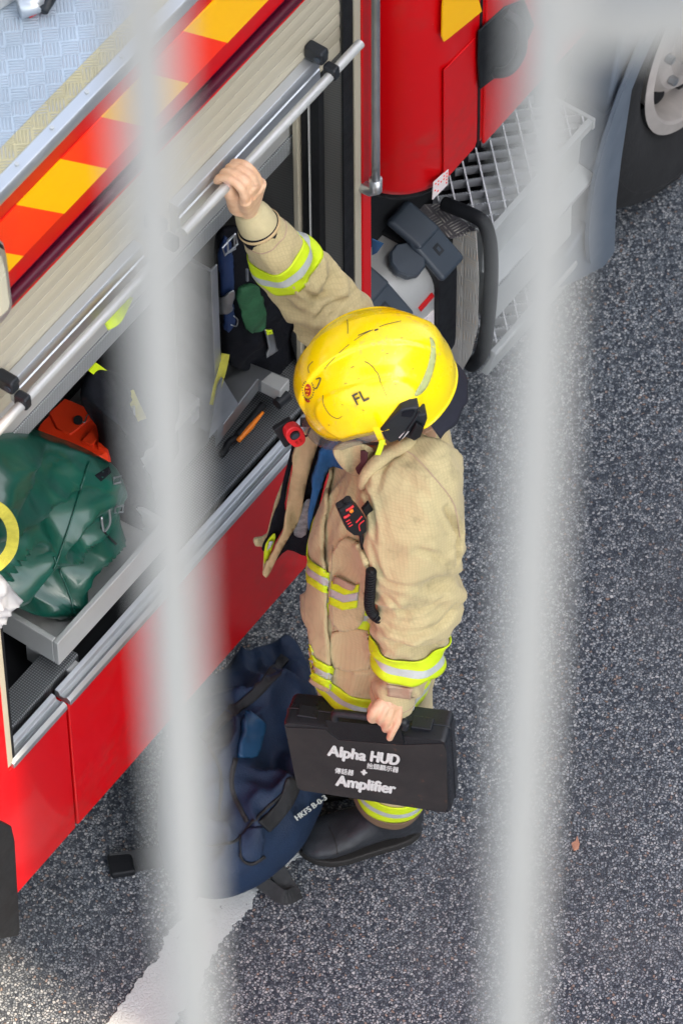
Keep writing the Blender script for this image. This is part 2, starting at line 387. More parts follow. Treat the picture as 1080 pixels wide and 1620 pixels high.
# latch hardware on the roof, top left corner of the picture
g0 = AZ(20, 2, ZR)
hw = MB(); hw.obox(g0 + Vector((-.01, .03, .03)), Vector((.07, -.02, 0)), Vector((.02, .03, 0)), Vector((0, 0, .03)))
lat = hw.build('ladder_bracket', M['alu_dull'], T, bevel=.012, seg=3)
c = AZ(62, 4, ZR + .02); MB().tube([c + Vector((-.03, .02, 0)), c + Vector((0, 0, .0)), c + Vector((.012, 0, -.012))], .016, 14, rs=[.02, .018, .012]).build('spigot', M['alu'], lat, smooth=True)
c = AZ(85, 0, ZR + .02); MB().tube([c + Vector((-.03, .0, 0)), c + Vector((.02, .01, 0))], .01, 12).build('cable', M['black'], lat, smooth=True)
c = AZ(60, 16, ZR + .006); MB().obox(c, Vector((.018, -.006, 0)), Vector((.002, .004, 0)), Vector((0, 0, .004))).build('red_tab', M['red'], lat)
# pillar between locker and cab
MB().box(XP2, XP3, YS - .002, YS + .06, ZB, ZR - .02).build('pillar', M['red'], T, bevel=.003)
MB().box(XP1, XP2 - .001, YS + .001, YS + .01, ZS, ZSH).build('shutter_channel', M['beige'], T, bevel=.001)
MB().box(XP0, XP1 - .001, YS + .004, YS + .008, ZS, ZSH).build('rubber_seal', M['rubber'], T)
MB().box(XOPL - .002, XOPL + .014, YS + .001, YS + .05, ZS, ZSH).build('shutter_channel', M['beige'], T, bevel=.001)
MB().box(XOPL + .0145, XOPL + .024, YS + .004, YS + .05, ZS, ZSH).build('rubber_seal', M['rubber'], T)
# compartment box
DP = .62
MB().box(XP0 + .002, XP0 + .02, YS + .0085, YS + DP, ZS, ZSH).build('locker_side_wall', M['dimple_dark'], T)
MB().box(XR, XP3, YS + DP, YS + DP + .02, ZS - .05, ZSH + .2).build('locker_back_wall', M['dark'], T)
MB().box(XR, XP0 + .0, YS + .042, YS + DP, ZSH + .02, ZSH + .05).build('locker_ceiling', M['alu_dull'], T)
XF = AY(268, 835, YS + .045).x
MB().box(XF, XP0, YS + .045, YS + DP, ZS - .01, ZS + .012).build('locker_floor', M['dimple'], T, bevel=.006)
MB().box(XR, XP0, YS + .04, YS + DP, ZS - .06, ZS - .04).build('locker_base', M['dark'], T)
# posts on the side wall
def wallbox(px0, px1, th, mat, nm, z0=ZS, z1=ZSH):
    a, b_ = AXp(px0, 330, XP0), AXp(px1, 330, XP0)
    MB().box(XP0 - th, XP0 + .0015, min(a.y, b_.y), max(a.y, b_.y), z0, z1).build(nm, mat, T, bevel=.002)
wallbox(484, 497, .012, M['dark'], 'shelf_track'); wallbox(500, 514, .016, M['dark'], 'shelf_track')
wallbox(474, 482, .02, M['beige'], 'shelf_post'); wallbox(497, 499.5, .018, M['alu_dull'], 'shelf_post')
# roller shutter
sh = MB(); zt = ZSH; zb_ = zy(60, 600) if False else zy(340, 290)
prof = []; n = int((ZSH + .03 - zb_) / .0375) + 1
for k in range(n):
    z1 = ZSH + .03 - k * .0375
    prof += [(.0155, z1), (.0135, z1 - .001), (.0118, z1 - .012), (.0118, z1 - .028), (.0135, z1 - .0365), (.0155, z1 - .0372)]
front = [Vector((XOPL + .02, YS + a, z)) for a, z in prof]
back = [Vector((XOPL + .02, YS + .024, prof[-1][1])), Vector((XOPL + .02, YS + .024, prof[0][1]))]
shut = MB().prism(front + back, (XP1 - XOPL - .02, 0, 0)).build('roller_shutter', M['beige'], T)
def rail(p0, p1, nm):
    x0, x1 = AY(*p0, YS - .012).x, AY(*p1, YS - .012).x
    za = zy(30, 590, YS - .012); 
    za = (AY(505, 103, YS - .012).z + AY(30, 587, YS - .012).z) / 2
    pr = [(.011, za), (-.008, za - .002), (-.012, za - .008), (-.012, za - .024), (-.009, za - .026), (-.009, za - .030), (-.013, za - .032), (-.013, za - .062), (-.002, za - .066), (-.001, za - .085), (.011, za - .085)]
    o = MB().prism([Vector((x0, YS + a, z)) for a, z in pr], (x1 - x0, 0, 0)).build('bottom_rail', M['alu'], T, bevel=.001)
    return za
rail((30, 590), (228, 392), 'a'); za = rail((284, 332), (506, 106), 'b')
yp = YS - .045
P0, P1 = AY(-20, 697, yp), AY(570, 70, yp); P1.z = P0.z = (P0.z + P1.z) / 2
pole = MB().tube([P0 - Vector((.4, 0, 0)), AY(248, 420, yp) * 1.0 if False else Vector((AY(240, 420, yp).x, yp, P0.z))], .0095, 18).build('lift_bar', M['alu_dull'], T, smooth=False, auto=40)
MB().tube([Vector((AY(290, 365, yp).x, yp, P0.z)), Vector((P1.x, yp, P0.z))], .0095, 18).build('lift_bar', M['alu_dull'], T, auto=40)
for (px, py) in ((515, 92), (262, 372), (26, 610)):
    x = AY(px, py, YS - .03).x; z = P0.z
    o = MB(); o.box(x - .012, x + .012, YS - .030, YS + .012, z + .016, z + .050)
    o.box(x - .010, x + .010, YS - .057, YS - .028, z - .012, z + .020)
    bk = o.build('bar_bracket', M['black'], T, bevel=.006, seg=3)
    MB().tube([Vector((x - .014, YS - .020, z + .032)), Vector((x + .014, YS - .020, z + .032))], .007, 12).build('bracket_bolt', M['slate'], bk, auto=40)
# inner shelf beam under the shutter
yb = YS + .12
xb1 = AY(508, 180, yb).x
z0_, z1_, z2_ = AY(148, 576, yb).z, AY(148, 548, yb).z, AY(148, 500, yb).z
MB().box(XR, xb1, yb, yb + .05, z1_, z2_ + .02).build('shelf_beam', M['alu_dull'], T, bevel=.003)
MB().prism([Vector((XR, yb - .004, z1_)), Vector((XR, yb - .001, z0_)), Vector((XR, yb + .045, z0_ + .0)), Vector((XR, yb + .045, z1_ - .002)), ], (xb1 - XR + .004, 0, 0)).build('shelf_lip', M['dimple_pale'], T, bevel=.001)
# teal cord ends
for pa in (((462, 190), (452, 196), (440, 206), (434, 214)), ((513, 158), (520, 160), (529, 164), (522, 168), (514, 166))):
    MB().tube(smooth_line([AY(*p, yb - .02) for p in pa], 5), .003, 8).build('lashing_cord', M['teal'], T, smooth=True)
# drawer tray (left) with pale rim
yt = YS + .045
ztr0, ztr1 = AY(95, 1052, yt).z, AY(90, 1021, yt).z
xt0 = AY(93, 1040, yt).x
t = MB()
xt1 = AY(268, 835, yt).x; t.box(xt0, xt1, yt, yt + .012, ztr0, ztr1); t.box(xt0, xt0 + .012, yt + .0125, yt + .45, ztr0, ztr1)
t.box(xt1 - .012, xt1, yt + .0125, yt + .45, ztr0, ztr1); t.box(xt0 + .0125, xt1 - .0125, yt + .0125, yt + .45, ztr0 + .002, ztr0 + .01)
tray = t.build('drawer_tray', M['alu_dull'], T, bevel=.002)
MB().box(xt0 - .5, xt0 + .06, yt + .0, yt + .06, ZS - .05, ztr0 - .03).build('locker_ledge', M['dimple'], T, bevel=.003)
MB().box(xt0 + .02, xt0 + .05, yt - .02, yt + .1, ZS - .11, ztr0 - .04).build('runner_bracket', M['alu_dull'], T, bevel=.003)
# left strip of body visible below side light : pale locker pillar already there
# aluminium divider plate
yd = YS + .10
zf = ZS + .028
pf = AY(343, 690, yd)
xd = pf.x
dv = MB(); dv.box(xd - .003, xd + .003, yd, YS + DP - .02, pf.z - .0, AY(350, 408, yd).z); dv.box(xd - .003, xd + .018, yd - .004, yd + .0, pf.z, AY(350, 408, yd).z)
dv.build('divider_plate', M['steel'], T, bevel=.0015)
zt_ = AY(343, 690, yd).z
MB().prism([AY(330, 695, yd - .02), AY(378, 640, yd - .02), AY(352, 598, yd - .02), AY(346, 610, yd - .02)], (0, .004, 0)).build('corner_gusset', M['steel'], T)
# steel ledge and hinge block on the locker floor
yl = YS + .066
a_, b_ = AY(362, 640, yl), AY(440, 642, yl)
zl = AY(443, 618, yl).z
p = [AZ(352, 565, zl), AZ(376, 566, zl), AZ(457, 598, zl), AZ(443, 617, zl), AZ(408, 600, zl), AZ(340, 690, zl)]
MB().prism(p, (0, 0, -.04)).build('steel_ledge', M['steel'], T, bevel=.002)
MB().prism([AZ(412, 603, zl + .002), AZ(443, 619, zl + .002), AZ(458, 600, zl + .002), AZ(430, 588, zl + .002)], (0, 0, -.035)).build('hinge_block', M['alu_dull'], T, bevel=.002)
MB().tube([AZ(438, 640, zl - .03), AZ(455, 625, zl - .03)], .012, 12).build('hinge_pin', M['black'], T, auto=40)

# ---- cab
ZCB = zy(700, 300); XC = zy(0, 0) and AY(700, 300, YS).x
r_ = .13
xc0 = XC - .10
def outline(ins=0.0):
    o = [(5.2, YS + ins)]
    cx_, cy_ = xc0 + r_ , YS + r_
    for k in range(0, 13):
        a = R(-90 - k * 7.5); o.append((cx_ + (r_ - ins) * math.cos(a), cy_ + (r_ - ins) * math.sin(a)))
    o.append((xc0 + ins, YS + 2.2)); o.append((5.2, YS + 2.2))
    return o
rings = []
for z, ins in ((ZCB, .035), (ZCB + .004, .014), (ZCB + .016, .004), (ZCB + .035, 0), (ZCB + .6, 0), (ZR + .3, 0)):
    rings.append([Vector((x, y, z)) for x, y in outline(ins)])
MB().loft(rings).build('cab', M['red'], T, auto=30)
rings = [[Vector((x, y, z)) for x, y in outline(ins)] for z, ins in ((ZCB - .035, .05), (ZCB - .02, .02), (ZCB - .004, .012), (ZCB + .001, .02))]
MB().loft(rings).build('cab_sill_rubber', M['rubber'], T, auto=40)
# door: seam and raised panel
xs = AY(760, 150, YS).x
zs0 = zy(757, 232)
sm = MB()
for a, b_ in (((763, -40), (760, 60)), ((760, 60), (758, 100)), ((758, 100), (757, 200)), ((757, 200), (756, 232))):
    A, B = AY(*a, YS - .001), AY(*b_, YS - .001); d = Vector((.0042, 0, 0))
    sm.prism([A - d, A + d, B + d, B - d], (0, .004, 0))
door = MB().box(xs + .006, xs + 1.2, YS - .006, YS + .001, ZCB + .012, ZR + .2).build('cab_door', M['red'], T, bevel=.004, seg=3)
sm.build('door_seam', M['rubber'], T)
MB().prism([AY(702, 112, YS - .003), AY(752, 60, YS - .003), AY(752, 232, YS - .003), AY(702, 288, YS - .003)], (0, .0035, 0)).build('pressed_panel', M['red'], T, bevel=.003, seg=3)
hp = [(758, 50), (800, 12), (830, 0), (846, 40), (828, 82), (800, 122), (786, 122), (760, 142), (757, 100)]
hd = MB().prism([AY(*p, YS - .012) for p in hp], (0, .006, 0)).build('handle_recess', M['rubber'], door, bevel=.003)
MB().tube(smooth_line([AY(*p, yy) for p, yy in (((800, 22), YS - .014), ((822, 40), YS - .045), ((824, 80), YS - .05), ((806, 110), YS - .045), ((782, 116), YS - .014))], 6), .011, 14).build('handle', M['black'], hd, smooth=True)
q = [(704, -30), (748, -30), (762, 18), (708, 62), (702, 66), (699, 58), (700, 10)]
MB().prism([AY(*p, YS - .0065) for p in q], (0, .003, 0)).build('cab_chevron', M['yellow'], T)
def tagplate(nm, pts, y, marks, mat):
    o = MB().prism([AY(*p, y) for p in pts], (0, .002, 0)).build(nm, M['label'], T)
    mk = MB(); A, B, Cc, D = [AY(*p, y - .0012) for p in pts]
    for i in range(marks):
        for j in range(4):
            u, v = .12 + .76 * i / (marks - 1), .15 + .6 * j / 3
            if random.random() < .25: continue
            p = A.lerp(B, u).lerp(D.lerp(Cc, u), v); e1 = (B - A) * .06; e2 = (D - A) * .07
            mk.prism([p, p + e1, p + e1 + e2, p + e2], (0, .001, 0))
    mk.build('sticker_print', M['red2'], o)
tagplate('cab_sticker', [(686, 289), (709, 268), (708, 292), (684, 316)], YS - .004, 5, M['red2'])
# grab rail
gy = YS - .03
xg = AY(594, 150, gy).x
MB().tube(smooth_line([Vector((xg, gy, zy(590, -60, gy))), Vector((xg, gy, zy(594, 120, gy))), Vector((xg, gy, zy(596, 285, gy)))], 4), .0085, 16).build('grab_rail', M['steel'], T, smooth=True)
zg = zy(597, 296, gy)
MB().tube([Vector((xg, gy, zg + .03)), Vector((xg, gy, zg)), Vector((xg, gy + .012, zg - .012)), Vector((xg, gy + .05, zg - .014))], .013, 16).build('rail_foot', M['alu'], T, smooth=True)

# ---- tank bracket, tread plate, guard hoop
xh = AY(778, 400, YS).x
hz = [(702, 322), (722, 330), (748, 341), (764, 352), (772, 372), (776, 400), (776, 450), (772, 500), (766, 545), (758, 566), (744, 578)]
def hoop_pt(p):
    if p[0] <= 764 and p[1] < 360: # horizontal part running inwards
        A = AXp(p[0], p[1], xh - .012); return A
    return AXp(p[0], p[1], xh - .012)
hoop = [AXp(p[0], p[1], xh - .012) for p in hz]
MB().tube(smooth_line(hoop, 5), .0155, 18).build('guard_hoop', M['rubber'], T, smooth=True)
zt2 = AXp(702, 322, xh).z
# tread: side sheet facing rear and folded top
s0 = [(716, 372), (752, 366), (756, 440), (754, 520), (744, 562), (728, 590), (712, 585), (712, 480)]
xp = xh - .03
MB().prism([AXp(*p, xp) for p in s0], (.003, 0, 0)).build('tread_side_plate', M['tread_side'], T)
zt3 = AXp(735, 369, xp).z
MB().prism([AZ(756, 366, zt3), AZ(712, 376, zt3), AZ(655, 348, zt3), AZ(640, 325, zt3), AZ(695, 322, zt3 + .0)], (0, 0, -.004)).build('tread_top_plate', M['tread'], T)
# dark gap between cab and tank
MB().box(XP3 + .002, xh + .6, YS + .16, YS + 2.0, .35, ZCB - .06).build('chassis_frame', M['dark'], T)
# fuel tank
ya = YS + .03; ztk = AY(660, 470, ya).z + .02
xk0, xk1 = XP3 + .01, AY(700, 470, ya).x
prof = []
hgt = .38; dep = .34; cr = .085
zT = AY(690, 455, ya).z + cr
for cxy, a0 in (((ya + cr, zT - cr), 180), ((ya + dep - cr, zT - cr), 90), ((ya + dep - cr, zT - hgt + cr), 0), ((ya + cr, zT - hgt + cr), -90)):
    for k in range(9):
        a = R(a0 - k * 11.25); prof.append((cxy[0] + cr * math.cos(a), cxy[1] + cr * math.sin(a)))
def ring(x, s):
    cy, cz = ya + dep / 2, zT - hgt / 2
    return [Vector((x, cy + (y - cy) * s, cz + (z - cz) * s)) for y, z in prof]
def rel(off): 
    cy, cz = ya + dep / 2, zT - hgt / 2; o = []
    for y, z in prof:
        o.append((cy + (y - cy) * (1 + off / (dep / 2)), cz + (z - cz) * (1 + off / (hgt / 2))))
    return o
tank = MB().loft([ring(xk0, .94), ring(xk0 + .008, 1), ring(xk1 - .02, 1), ring(xk1 - .006, .985), ring(xk1, .93)]).build('fuel_tank', M['alu_dull'], T, auto=50)
def strap(xa, xb, nm):
    rr = []
    n = len(prof)
    outer, inner = rel(.014), rel(-.002)
    o = MB(); ring_list = []
    for i in range(n):
        ring_list.append([Vector((xa, *inner[i])), Vector((xa, *outer[i])), Vector((xb, *outer[i])), Vector((xb, *inner[i]))])
    o.loft(ring_list, closed=True)
    return o.build(nm, M['rubber'], tank, bevel=.004)
def strap_at(pa, pb, nm):
    A, B = AY(*pa, ya), AY(*pb, ya); st = strap(A.x, B.x, nm); xm = (A.x + B.x) / 2; w_ = (B.x - A.x) / 2
    # buckle on the shoulder of the tank
    a = R(128); c = Vector((xm, ya + cr + (cr + .022) * math.cos(a) , zT - cr + (cr + .022) * math.sin(a)))
    tv = Vector((0, -math.sin(a), math.cos(a))); nv = Vector((0, math.cos(a), math.sin(a)))
    o = MB().obox(c + tv * -.0, Vector((w_ + .007, 0, 0)), tv * .055, nv * .010).build('strap_buckle', M['slate'], st, bevel=.0098, seg=4)
    MB().obox(c + nv * .0105 - tv * .0, Vector((.0085, 0, 0)), tv * .011, nv * .001).build('buckle_socket', M['black'], o)
    MB().obox(c + nv * .0115 - tv * .0, Vector((.0035, 0, 0)), tv * .005, nv * .001).build('buckle_pin', M['slate'], o)
    c2 = c - tv * .070 + nv * -.004
    MB().obox(c2, Vector((w_ + .005, 0, 0)), (tv * .9 + nv * .25).normalized() * .045, nv * .011).build('strap_cover', M['slate'], st, bevel=.010, seg=3)
strap_at((686, 470), (714, 470), 'tank_strap'); strap_at((600, 500), (636, 500), 'tank_strap')
# filler cap
a = R(112); nv = Vector((0, math.cos(a), math.sin(a)))
cc = AY(641, 432, ya + .05); cc = Vector((cc.x, ya + cr + (cr) * math.cos(a), zT - cr + cr * math.sin(a)))
u_ = Vector((1, 0, 0)); v_ = nv.cross(u_)
def disc(c, r0, h0, h1, n=36, knurl=0.0, r1=None):
    r1 = r1 or r0; rg = []
    for h, r in ((h0, r0), (h1 - .004, r0), (h1, r1 * .9)):
        rg.append([c + nv * h + (u_ * math.cos(t_) + v_ * math.sin(t_)) * (r * (1 + knurl * (1 if (i % 4) < 2 else -1))) for i, t_ in enumerate([2 * math.pi * i / n for i in range(n)])])
    return rg
MB().loft(disc(cc, .031, -.01, .008)).build('filler_neck', M['alu'], tank, auto=40)
MB().loft(disc(cc, .038, .0085, .026, 40, .02)).build('filler_cap', M['slate'], tank, auto=40)
ys_ = ya - .0005
MB().prism([AY(682, 463, ys_), AY(685, 468, ys_), AY(664, 492, ys_), AY(661, 487, ys_)], (0, .0, .0) if False else (0, -.003, 0)).build('red_reflector', M['red'], tank)
MB().prism([AY(685, 490, ys_), AY(685, 520, ys_), AY(668, 506, ys_)], (0, -.002, 0)).build('warning_sticker', M['label'], tank)
MB().prism([AXp(588, 378, XP3 + .02), AXp(606, 386, XP3 + .02), AXp(596, 400, XP3 + .02), AXp(588, 404, XP3 + .02)], (.002, 0, 0)).build('blue_sticker', M['blue_label'], T)

# ---- cab steps
x0s = xh + .008; x1s = AY(938, 178, YS).x
zg1 = AZ(0, 0, 0) and AY(785, 362, YS).z
def P(x, y, z): return Vector((x, y, z))
g = MB()
yi = YS + .235
# grating frame
fr = MB()
fr.prism([P(x0s, YS, zg1), P(x0s, YS + .014, zg1 + .002), P(x0s, YS + .014, zg1 - .03), P(x0s, YS + .004, zg1 - .03)], (x1s - x0s, 0, 0))
fr.box(x0s, x1s, yi, yi + .008, zg1 - .03, zg1)
fr.box(x1s, x1s + .010, YS, yi + .008, zg1 - .03, zg1 + .001)
step = emp  # placeholder
def grating(z, ya_, yb_, xa_, xb_, nm, pit=.047):
    o = MB(); hgt_ = .022; th = .0016
    L = (yb_ - ya_)
    k = xa_ - L
    while k < xb_:
        for sg in (1, -1):
            # line x = k + s*(y-ya)
            pts = []
            for t_ in (0, 1):
                y = ya_ + L * t_; x = (k + L * t_) if sg == 1 else (k + L * (1 - t_)); pts.append((x, y))
            (xa, y1), (xb, y2) = pts
            if xb < xa: xa, y1, xb, y2 = xb, y2, xa, y1
            if xb > xa_ and xa < xb_:
                def cl(x): return y1 + (y2 - y1) * (x - xa) / (xb - xa)
                xs_, xe_ = max(xa, xa_), min(xb, xb_)
                a, b_ = P(xs_, cl(xs_), z), P(xe_, cl(xe_), z); d = (b_ - a).normalized(); nn = Vector((-d.y, d.x, 0)) * th
                n_ = max(1, int((b_ - a).length / .006))
                if (b_ - a).length < .01: continue
                # serrated top
                top = []
                for i in range(2 * n_ + 1):
                    p_ = a.lerp(b_, i / (2 * n_)); top.append(p_ + Vector((0, 0, .0022 * (i % 2) + (.0005 if sg == 1 else 0))))
                poly = [a - Vector((0, 0, hgt_))] + top + [b_ - Vector((0, 0, hgt_))]
                o.prism([q_ - nn for q_ in poly], nn * 2)
        k += pit
    return o.build(nm, M['grating'], T)
M['grating'] = simple('galvanised_grating', (.42, .43, .46), .45, .5, .15, 30)
grating(zg1 - .003, YS + .0145, yi - .0005, x0s, x1s, 'step_grating')
fr.build('step_frame', M['grp'], T, bevel=.002)
MB().box(x0s, x1s + .1, YS + .24, YS + .30, zg1 - .28, zg1 + .02).build('step_back_wall', M['grp'], T)
MB().box(x0s, x1s, YS + .03, YS + .25, zg1 - .19, zg1 - .17).build('step_well', M['grp'], T)
yy2 = YS - .012
zl2 = AY(785, 455, YS - .012).z; zu2 = AY(790, 418, YS + .02).z
zp0 = AY(785, 515, yy2).z
zl3 = AY(785, 560, YS - .01).z; zb3 = AY(782, 592, YS).z
xe = AY(905, 400, YS - .01).x
pr = [(.012, zg1 - .03), (.026, zg1 - .036), (.030, zl2 + .016), (.0, zl2 + .010), (-.012, zl2 + .004), (-.012, zl2), (-.002, zl2 - .004)]
MB().prism([P(x0s, YS + a, z) for a, z in pr] + [P(x0s, YS + .10, zl2 - .004), P(x0s, YS + .10, zg1 - .03)], (x1s - x0s, 0, 0)).build('step_riser', M['grp'], T, bevel=.003, seg=3)
sr = MB(); nn_ = int((x1s - x0s) / .006)
for i in range(nn_):
    x = x0s + i * .006; sr.box(x, x + .003, YS - .0155, YS - .0125, zl2 + .001, zl2 + .0045)
sr.build('serrated_nosing', M['grating'], T)
pr = [(.004, zl2 - .005), (-.004, zl2 - .012), (-.006, zp0 + .01), (.004, zp0), (.10, zp0), (.10, zl2 - .005)]
MB().prism([P(x0s, YS + a, z) for a, z in pr], (xe - x0s, 0, 0)).build('step_fascia', M['grp'], T, bevel=.008, seg=4)
MB().box(x0s, xe, YS + .10, YS + .24, zl3 - .03, zl2).build('lower_step_back', M['grp'], T)
grating(zl3 + .0, YS + .006, YS + .098, x0s, xe, 'step_grating', .04)
MB().prism([P(x0s, YS + a, z) for a, z in ((-.012, zl3 - .002), (-.010, zl3 + .006), (.004, zl3 + .006), (.005, zl3 - .02), (.03, zb3), (.01, zb3), (-.006, zl3 - .02))], (xe - x0s + .02, 0, 0)).build('lower_step_frame', M['grp'], T, bevel=.003, seg=3)
# end moulding of the steps and front mudguard edge
em = [(935, 300), (948, 296), (966, 330), (972, 370), (970, 398), (940, 430), (912, 440), (900, 420), (905, 330)]
ex0 = xe
mg = [(862, 205), (905, 165), (938, 178), (940, 205), (905, 275), (900, 320), (925, 330), (925, 300), (958, 322), (975, 345), (974, 400), (955, 425), (920, 432), (880, 450), (868, 420)]
MB().prism([AY(*p, YS - .006) for p in [(985, 40), (1018, 40), (1003, 130), (985, 250), (977, 318), (974, 398), (955, 425), (905, 450), (855, 470), (855, 425), (900, 400), (938, 340), (950, 280), (962, 180)]], (0, .22, 0)).build('step_end_moulding', M['mudguard'], T, bevel=.010, seg=4)

# ---- front wheel, arch
wc = Vector((1.885, YS + .07, .465)); rt_ = .465
WC = wc
wh = bpy.data.objects.new('front_wheel', None)
def spin(profile, nm, mat, parent, n=96, auto=35):
    rg = []
    for y, r in profile:
        rg.append([wc + Vector((math.cos(a) * r * .894, y, math.sin(a) * r * .894)) for a in [2 * math.pi * i / n for i in range(n)]])
    return MB().loft(rg, cap=False).build(nm, mat, parent, auto=auto)
M['tyre'] = simple('tyre_rubber', (.018, .018, .019), .8, 0, .3, 5, .001, 120)
ty = [(.10, .30), (.03, .295), (.012, .30), (.004, .315), (-.006, .34), (-.012, .37), (-.016, .40), (-.014, .43), (-.010, .45), (-.012, .452), (-.010, .458), (-.004, .475), (.006, .495), (.008, .494), (.012, .503), (.024, .514), (.03, .512), (.034, .518), (.06, .52), (.062, .51), (.068, .51), (.07, .52), (.13, .52), (.132, .51), (.138, .51), (.14, .52), (.26, .518), (.28, .50), (.29, .40), (.28, .30), (.2, .29)]
tyre = spin(ty, 'tyre', M['tyre'], T)
M['rim'] = simple('dusty_white_rim', (.46, .42, .39), .5, 0, .15, 12)
rim = spin([(.0, .300), (-.004, .270), (.0, .262), (.02, .256), (.07, .250), (.075, .23), (.05, .21), (.03, .19), (.022, .15), (.03, .13), (.03, .12), (-.02, .115), (-.03, .10), (-.032, .0)], 'rim', M['rim'], T)
for k in range(10):
    a = R(k * 36 + 12); c = wc + Vector((math.cos(a) * .200, .062, math.sin(a) * .200)); t2 = Vector((-math.sin(a), 0, math.cos(a))); rd = Vector((math.cos(a), 0, math.sin(a)))
    MB().prism([c + (t2 * math.cos(q_) * .032 + rd * math.sin(q_) * .019) + Vector((0, -.012 + .5 * 0, 0)) for q_ in [2 * math.pi * i / 20 for i in range(20)]], (0, .02, 0)).build('hand_hole', M['rubber'], rim)
for k in range(10):
    a = R(k * 36 + 30); c = wc + Vector((math.cos(a) * .150, .024, math.sin(a) * .150))
    MB().tube([c, c - Vector((0, .016, 0))], .011, 6).build('wheel_nut', M['steel'], rim)
# arch liner and lip
al = MB()
for (r0, r1, y0, y1) in ((.585, .60, YS - .03, YS + .25),):
    N = 40; rg = []
    for i in range(N + 1):
        a = R(-8 + 200 * i / N) ; d = Vector((math.cos(a), 0, math.sin(a)))
        rg.append([Vector((wc.x, 0, wc.z)) + d * r + Vector((0, y, 0)) for r, y in ((r0, y0), (r1 + .03, y0), (r1 + .03, y0 + .01), (r1, y0 + .02), (r1, y1), (r0, y1))])
    al.loft(rg)
al.build('wheel_arch', M['mudguard'], T, auto=35)
MB().prism([P(x1s + .12, YS + .1, zg1 + .1), P(wc.x - .60, YS + .1, zg1 + .1), P(wc.x - .60, YS + .1, .3), P(x1s + .12, YS + .1, .3)], (0, .3, 0)).build('arch_filler', M['rubber'], T)
# ---- corner marker light at the left edge of the photo
ylt = YS - .03
lt = [(-50, 372), (-6, 372), (8, 385), (13, 405), (22, 478), (20, 492), (8, 508), (-50, 560)]
lb = MB().prism([AY(*p, ylt) for p in lt], (0, .03, 0)).build('marker_light', M['alu'], T, bevel=.006, seg=3)
lens = [(-48, 392), (-8, 392), (4, 406), (10, 425), (17, 478), (15, 490), (4, 500), (-48, 550)]
MB().prism([AY(*p, ylt - .004) for p in lens], (0, .006, 0)).build('lens', M['cream'], lb, bevel=.003, seg=3)
MB().prism([AY(*p, ylt - .002) for p in [(-48, 380), (-8, 378), (5, 388), (8, 396), (-6, 388), (-48, 388)]], (0, .004, 0)).build('light_gasket', M['rubber'], lb)
# ---- outrigger foot plate low at the left edge
yo = YS - .03
of = [(-60, 1262), (2, 1300), (20, 1308), (25, 1330), (33, 1470), (30, 1482), (14, 1484), (-60, 1500)]
MB().prism([AY(*p, yo) for p in of], (0, .02, 0)).build('rubber_mudflap', M['rubber'], T, bevel=.004)
# ================================================================== PERSON
def fabric(name, col, cell=.0065, dark=.80, dirt=.42):
    q = NT(name)
    sp = q.n('SeparateXYZ', {0: q.co}).outputs
    u = q.math('ADD', q.math('MULTIPLY', sp[0], -.589), q.math('MULTIPLY', sp[1], .808))
    v = q.math('ADD', q.math('MULTIPLY', sp[0], -.808), q.math('MULTIPLY', sp[1], -.589))
    wob = q.math('MULTIPLY', q.noise(6, 2), .06)
    def line(c): 
        f = q.math('FRACT', q.math('MULTIPLY', q.math('ADD', c, wob), 1 / cell)); f = q.math('ABSOLUTE', q.math('SUBTRACT', f, .5)); return q.mapr(f, .30, .48, 0, 1)
    g = q.math('MAXIMUM', line(q.math('ADD', u, q.math('MULTIPLY', v, .35))), line(q.math('ADD', sp[2], q.math('MULTIPLY', v, -.2))))
    n1 = q.noise(5, 6, .65); n2 = q.noise(22, 5, .7)
    c = q.mix(q.math('MULTIPLY', g, .28), col, tuple(x * .62 for x in col))
    c = q.mix(q.mapr(n2, .35, .7, 0, .35), c, tuple(x * dark for x in col))
    dm = q.mapr(q.math('MULTIPLY', n1, n2), .27, .40, 0, dirt, True)
    c = q.mix(dm, c, tuple(x * .45 for x in col))
    wr = q.noise(38, 4, .6)
    q.set(color=c, rough=.88, spec=.2, sheen=.15, normal=q.bump(g, .0006, .5, q.bump(wr, .004, .45)))
    return q.m
M['tan'] = fabric('tan_bunker_cloth', (.56, .465, .25))
M['tan_flat'] = simple('tan_cloth_trim', (.52, .38, .20), .85, 0, .12, 30, .0008, 250)
M['tan_patch'] = simple('worn_tan_patch', (.45, .32, .22), .85, 0, .15, 30, .0008, 250)
M['cuffknit'] = simple('knitted_wristlet', (.58, .50, .29), .9, 0, .06, 60, .0012, 500)
M['lining'] = simple('black_lining', (.006, .007, .011), .85, 0, .3, 20, .001, 120, 0, .2)
M['blueshirt'] = simple('blue_shirt', (.012, .10, .26), .8, 0, .3, 12, .003, 30)
M['navy'] = simple('navy_trousers', (.02, .028, .05), .85, 0, .3, 15)
def skinm():
    q = NT('skin'); n = q.noise(40, 4); c = q.mix(q.mapr(n, .35, .7), (.66, .39, .235), (.78, .52, .35))
    q.set(color=c, rough=.45, sss=.15, normal=q.bump(q.noise(260, 3), .0006, .4)); q.b.inputs['Subsurface Radius'].default_value = (.012, .005, .003); return q.m
M['skin'] = skinm()
M['nail'] = simple('nail', (.74, .46, .37), .3)
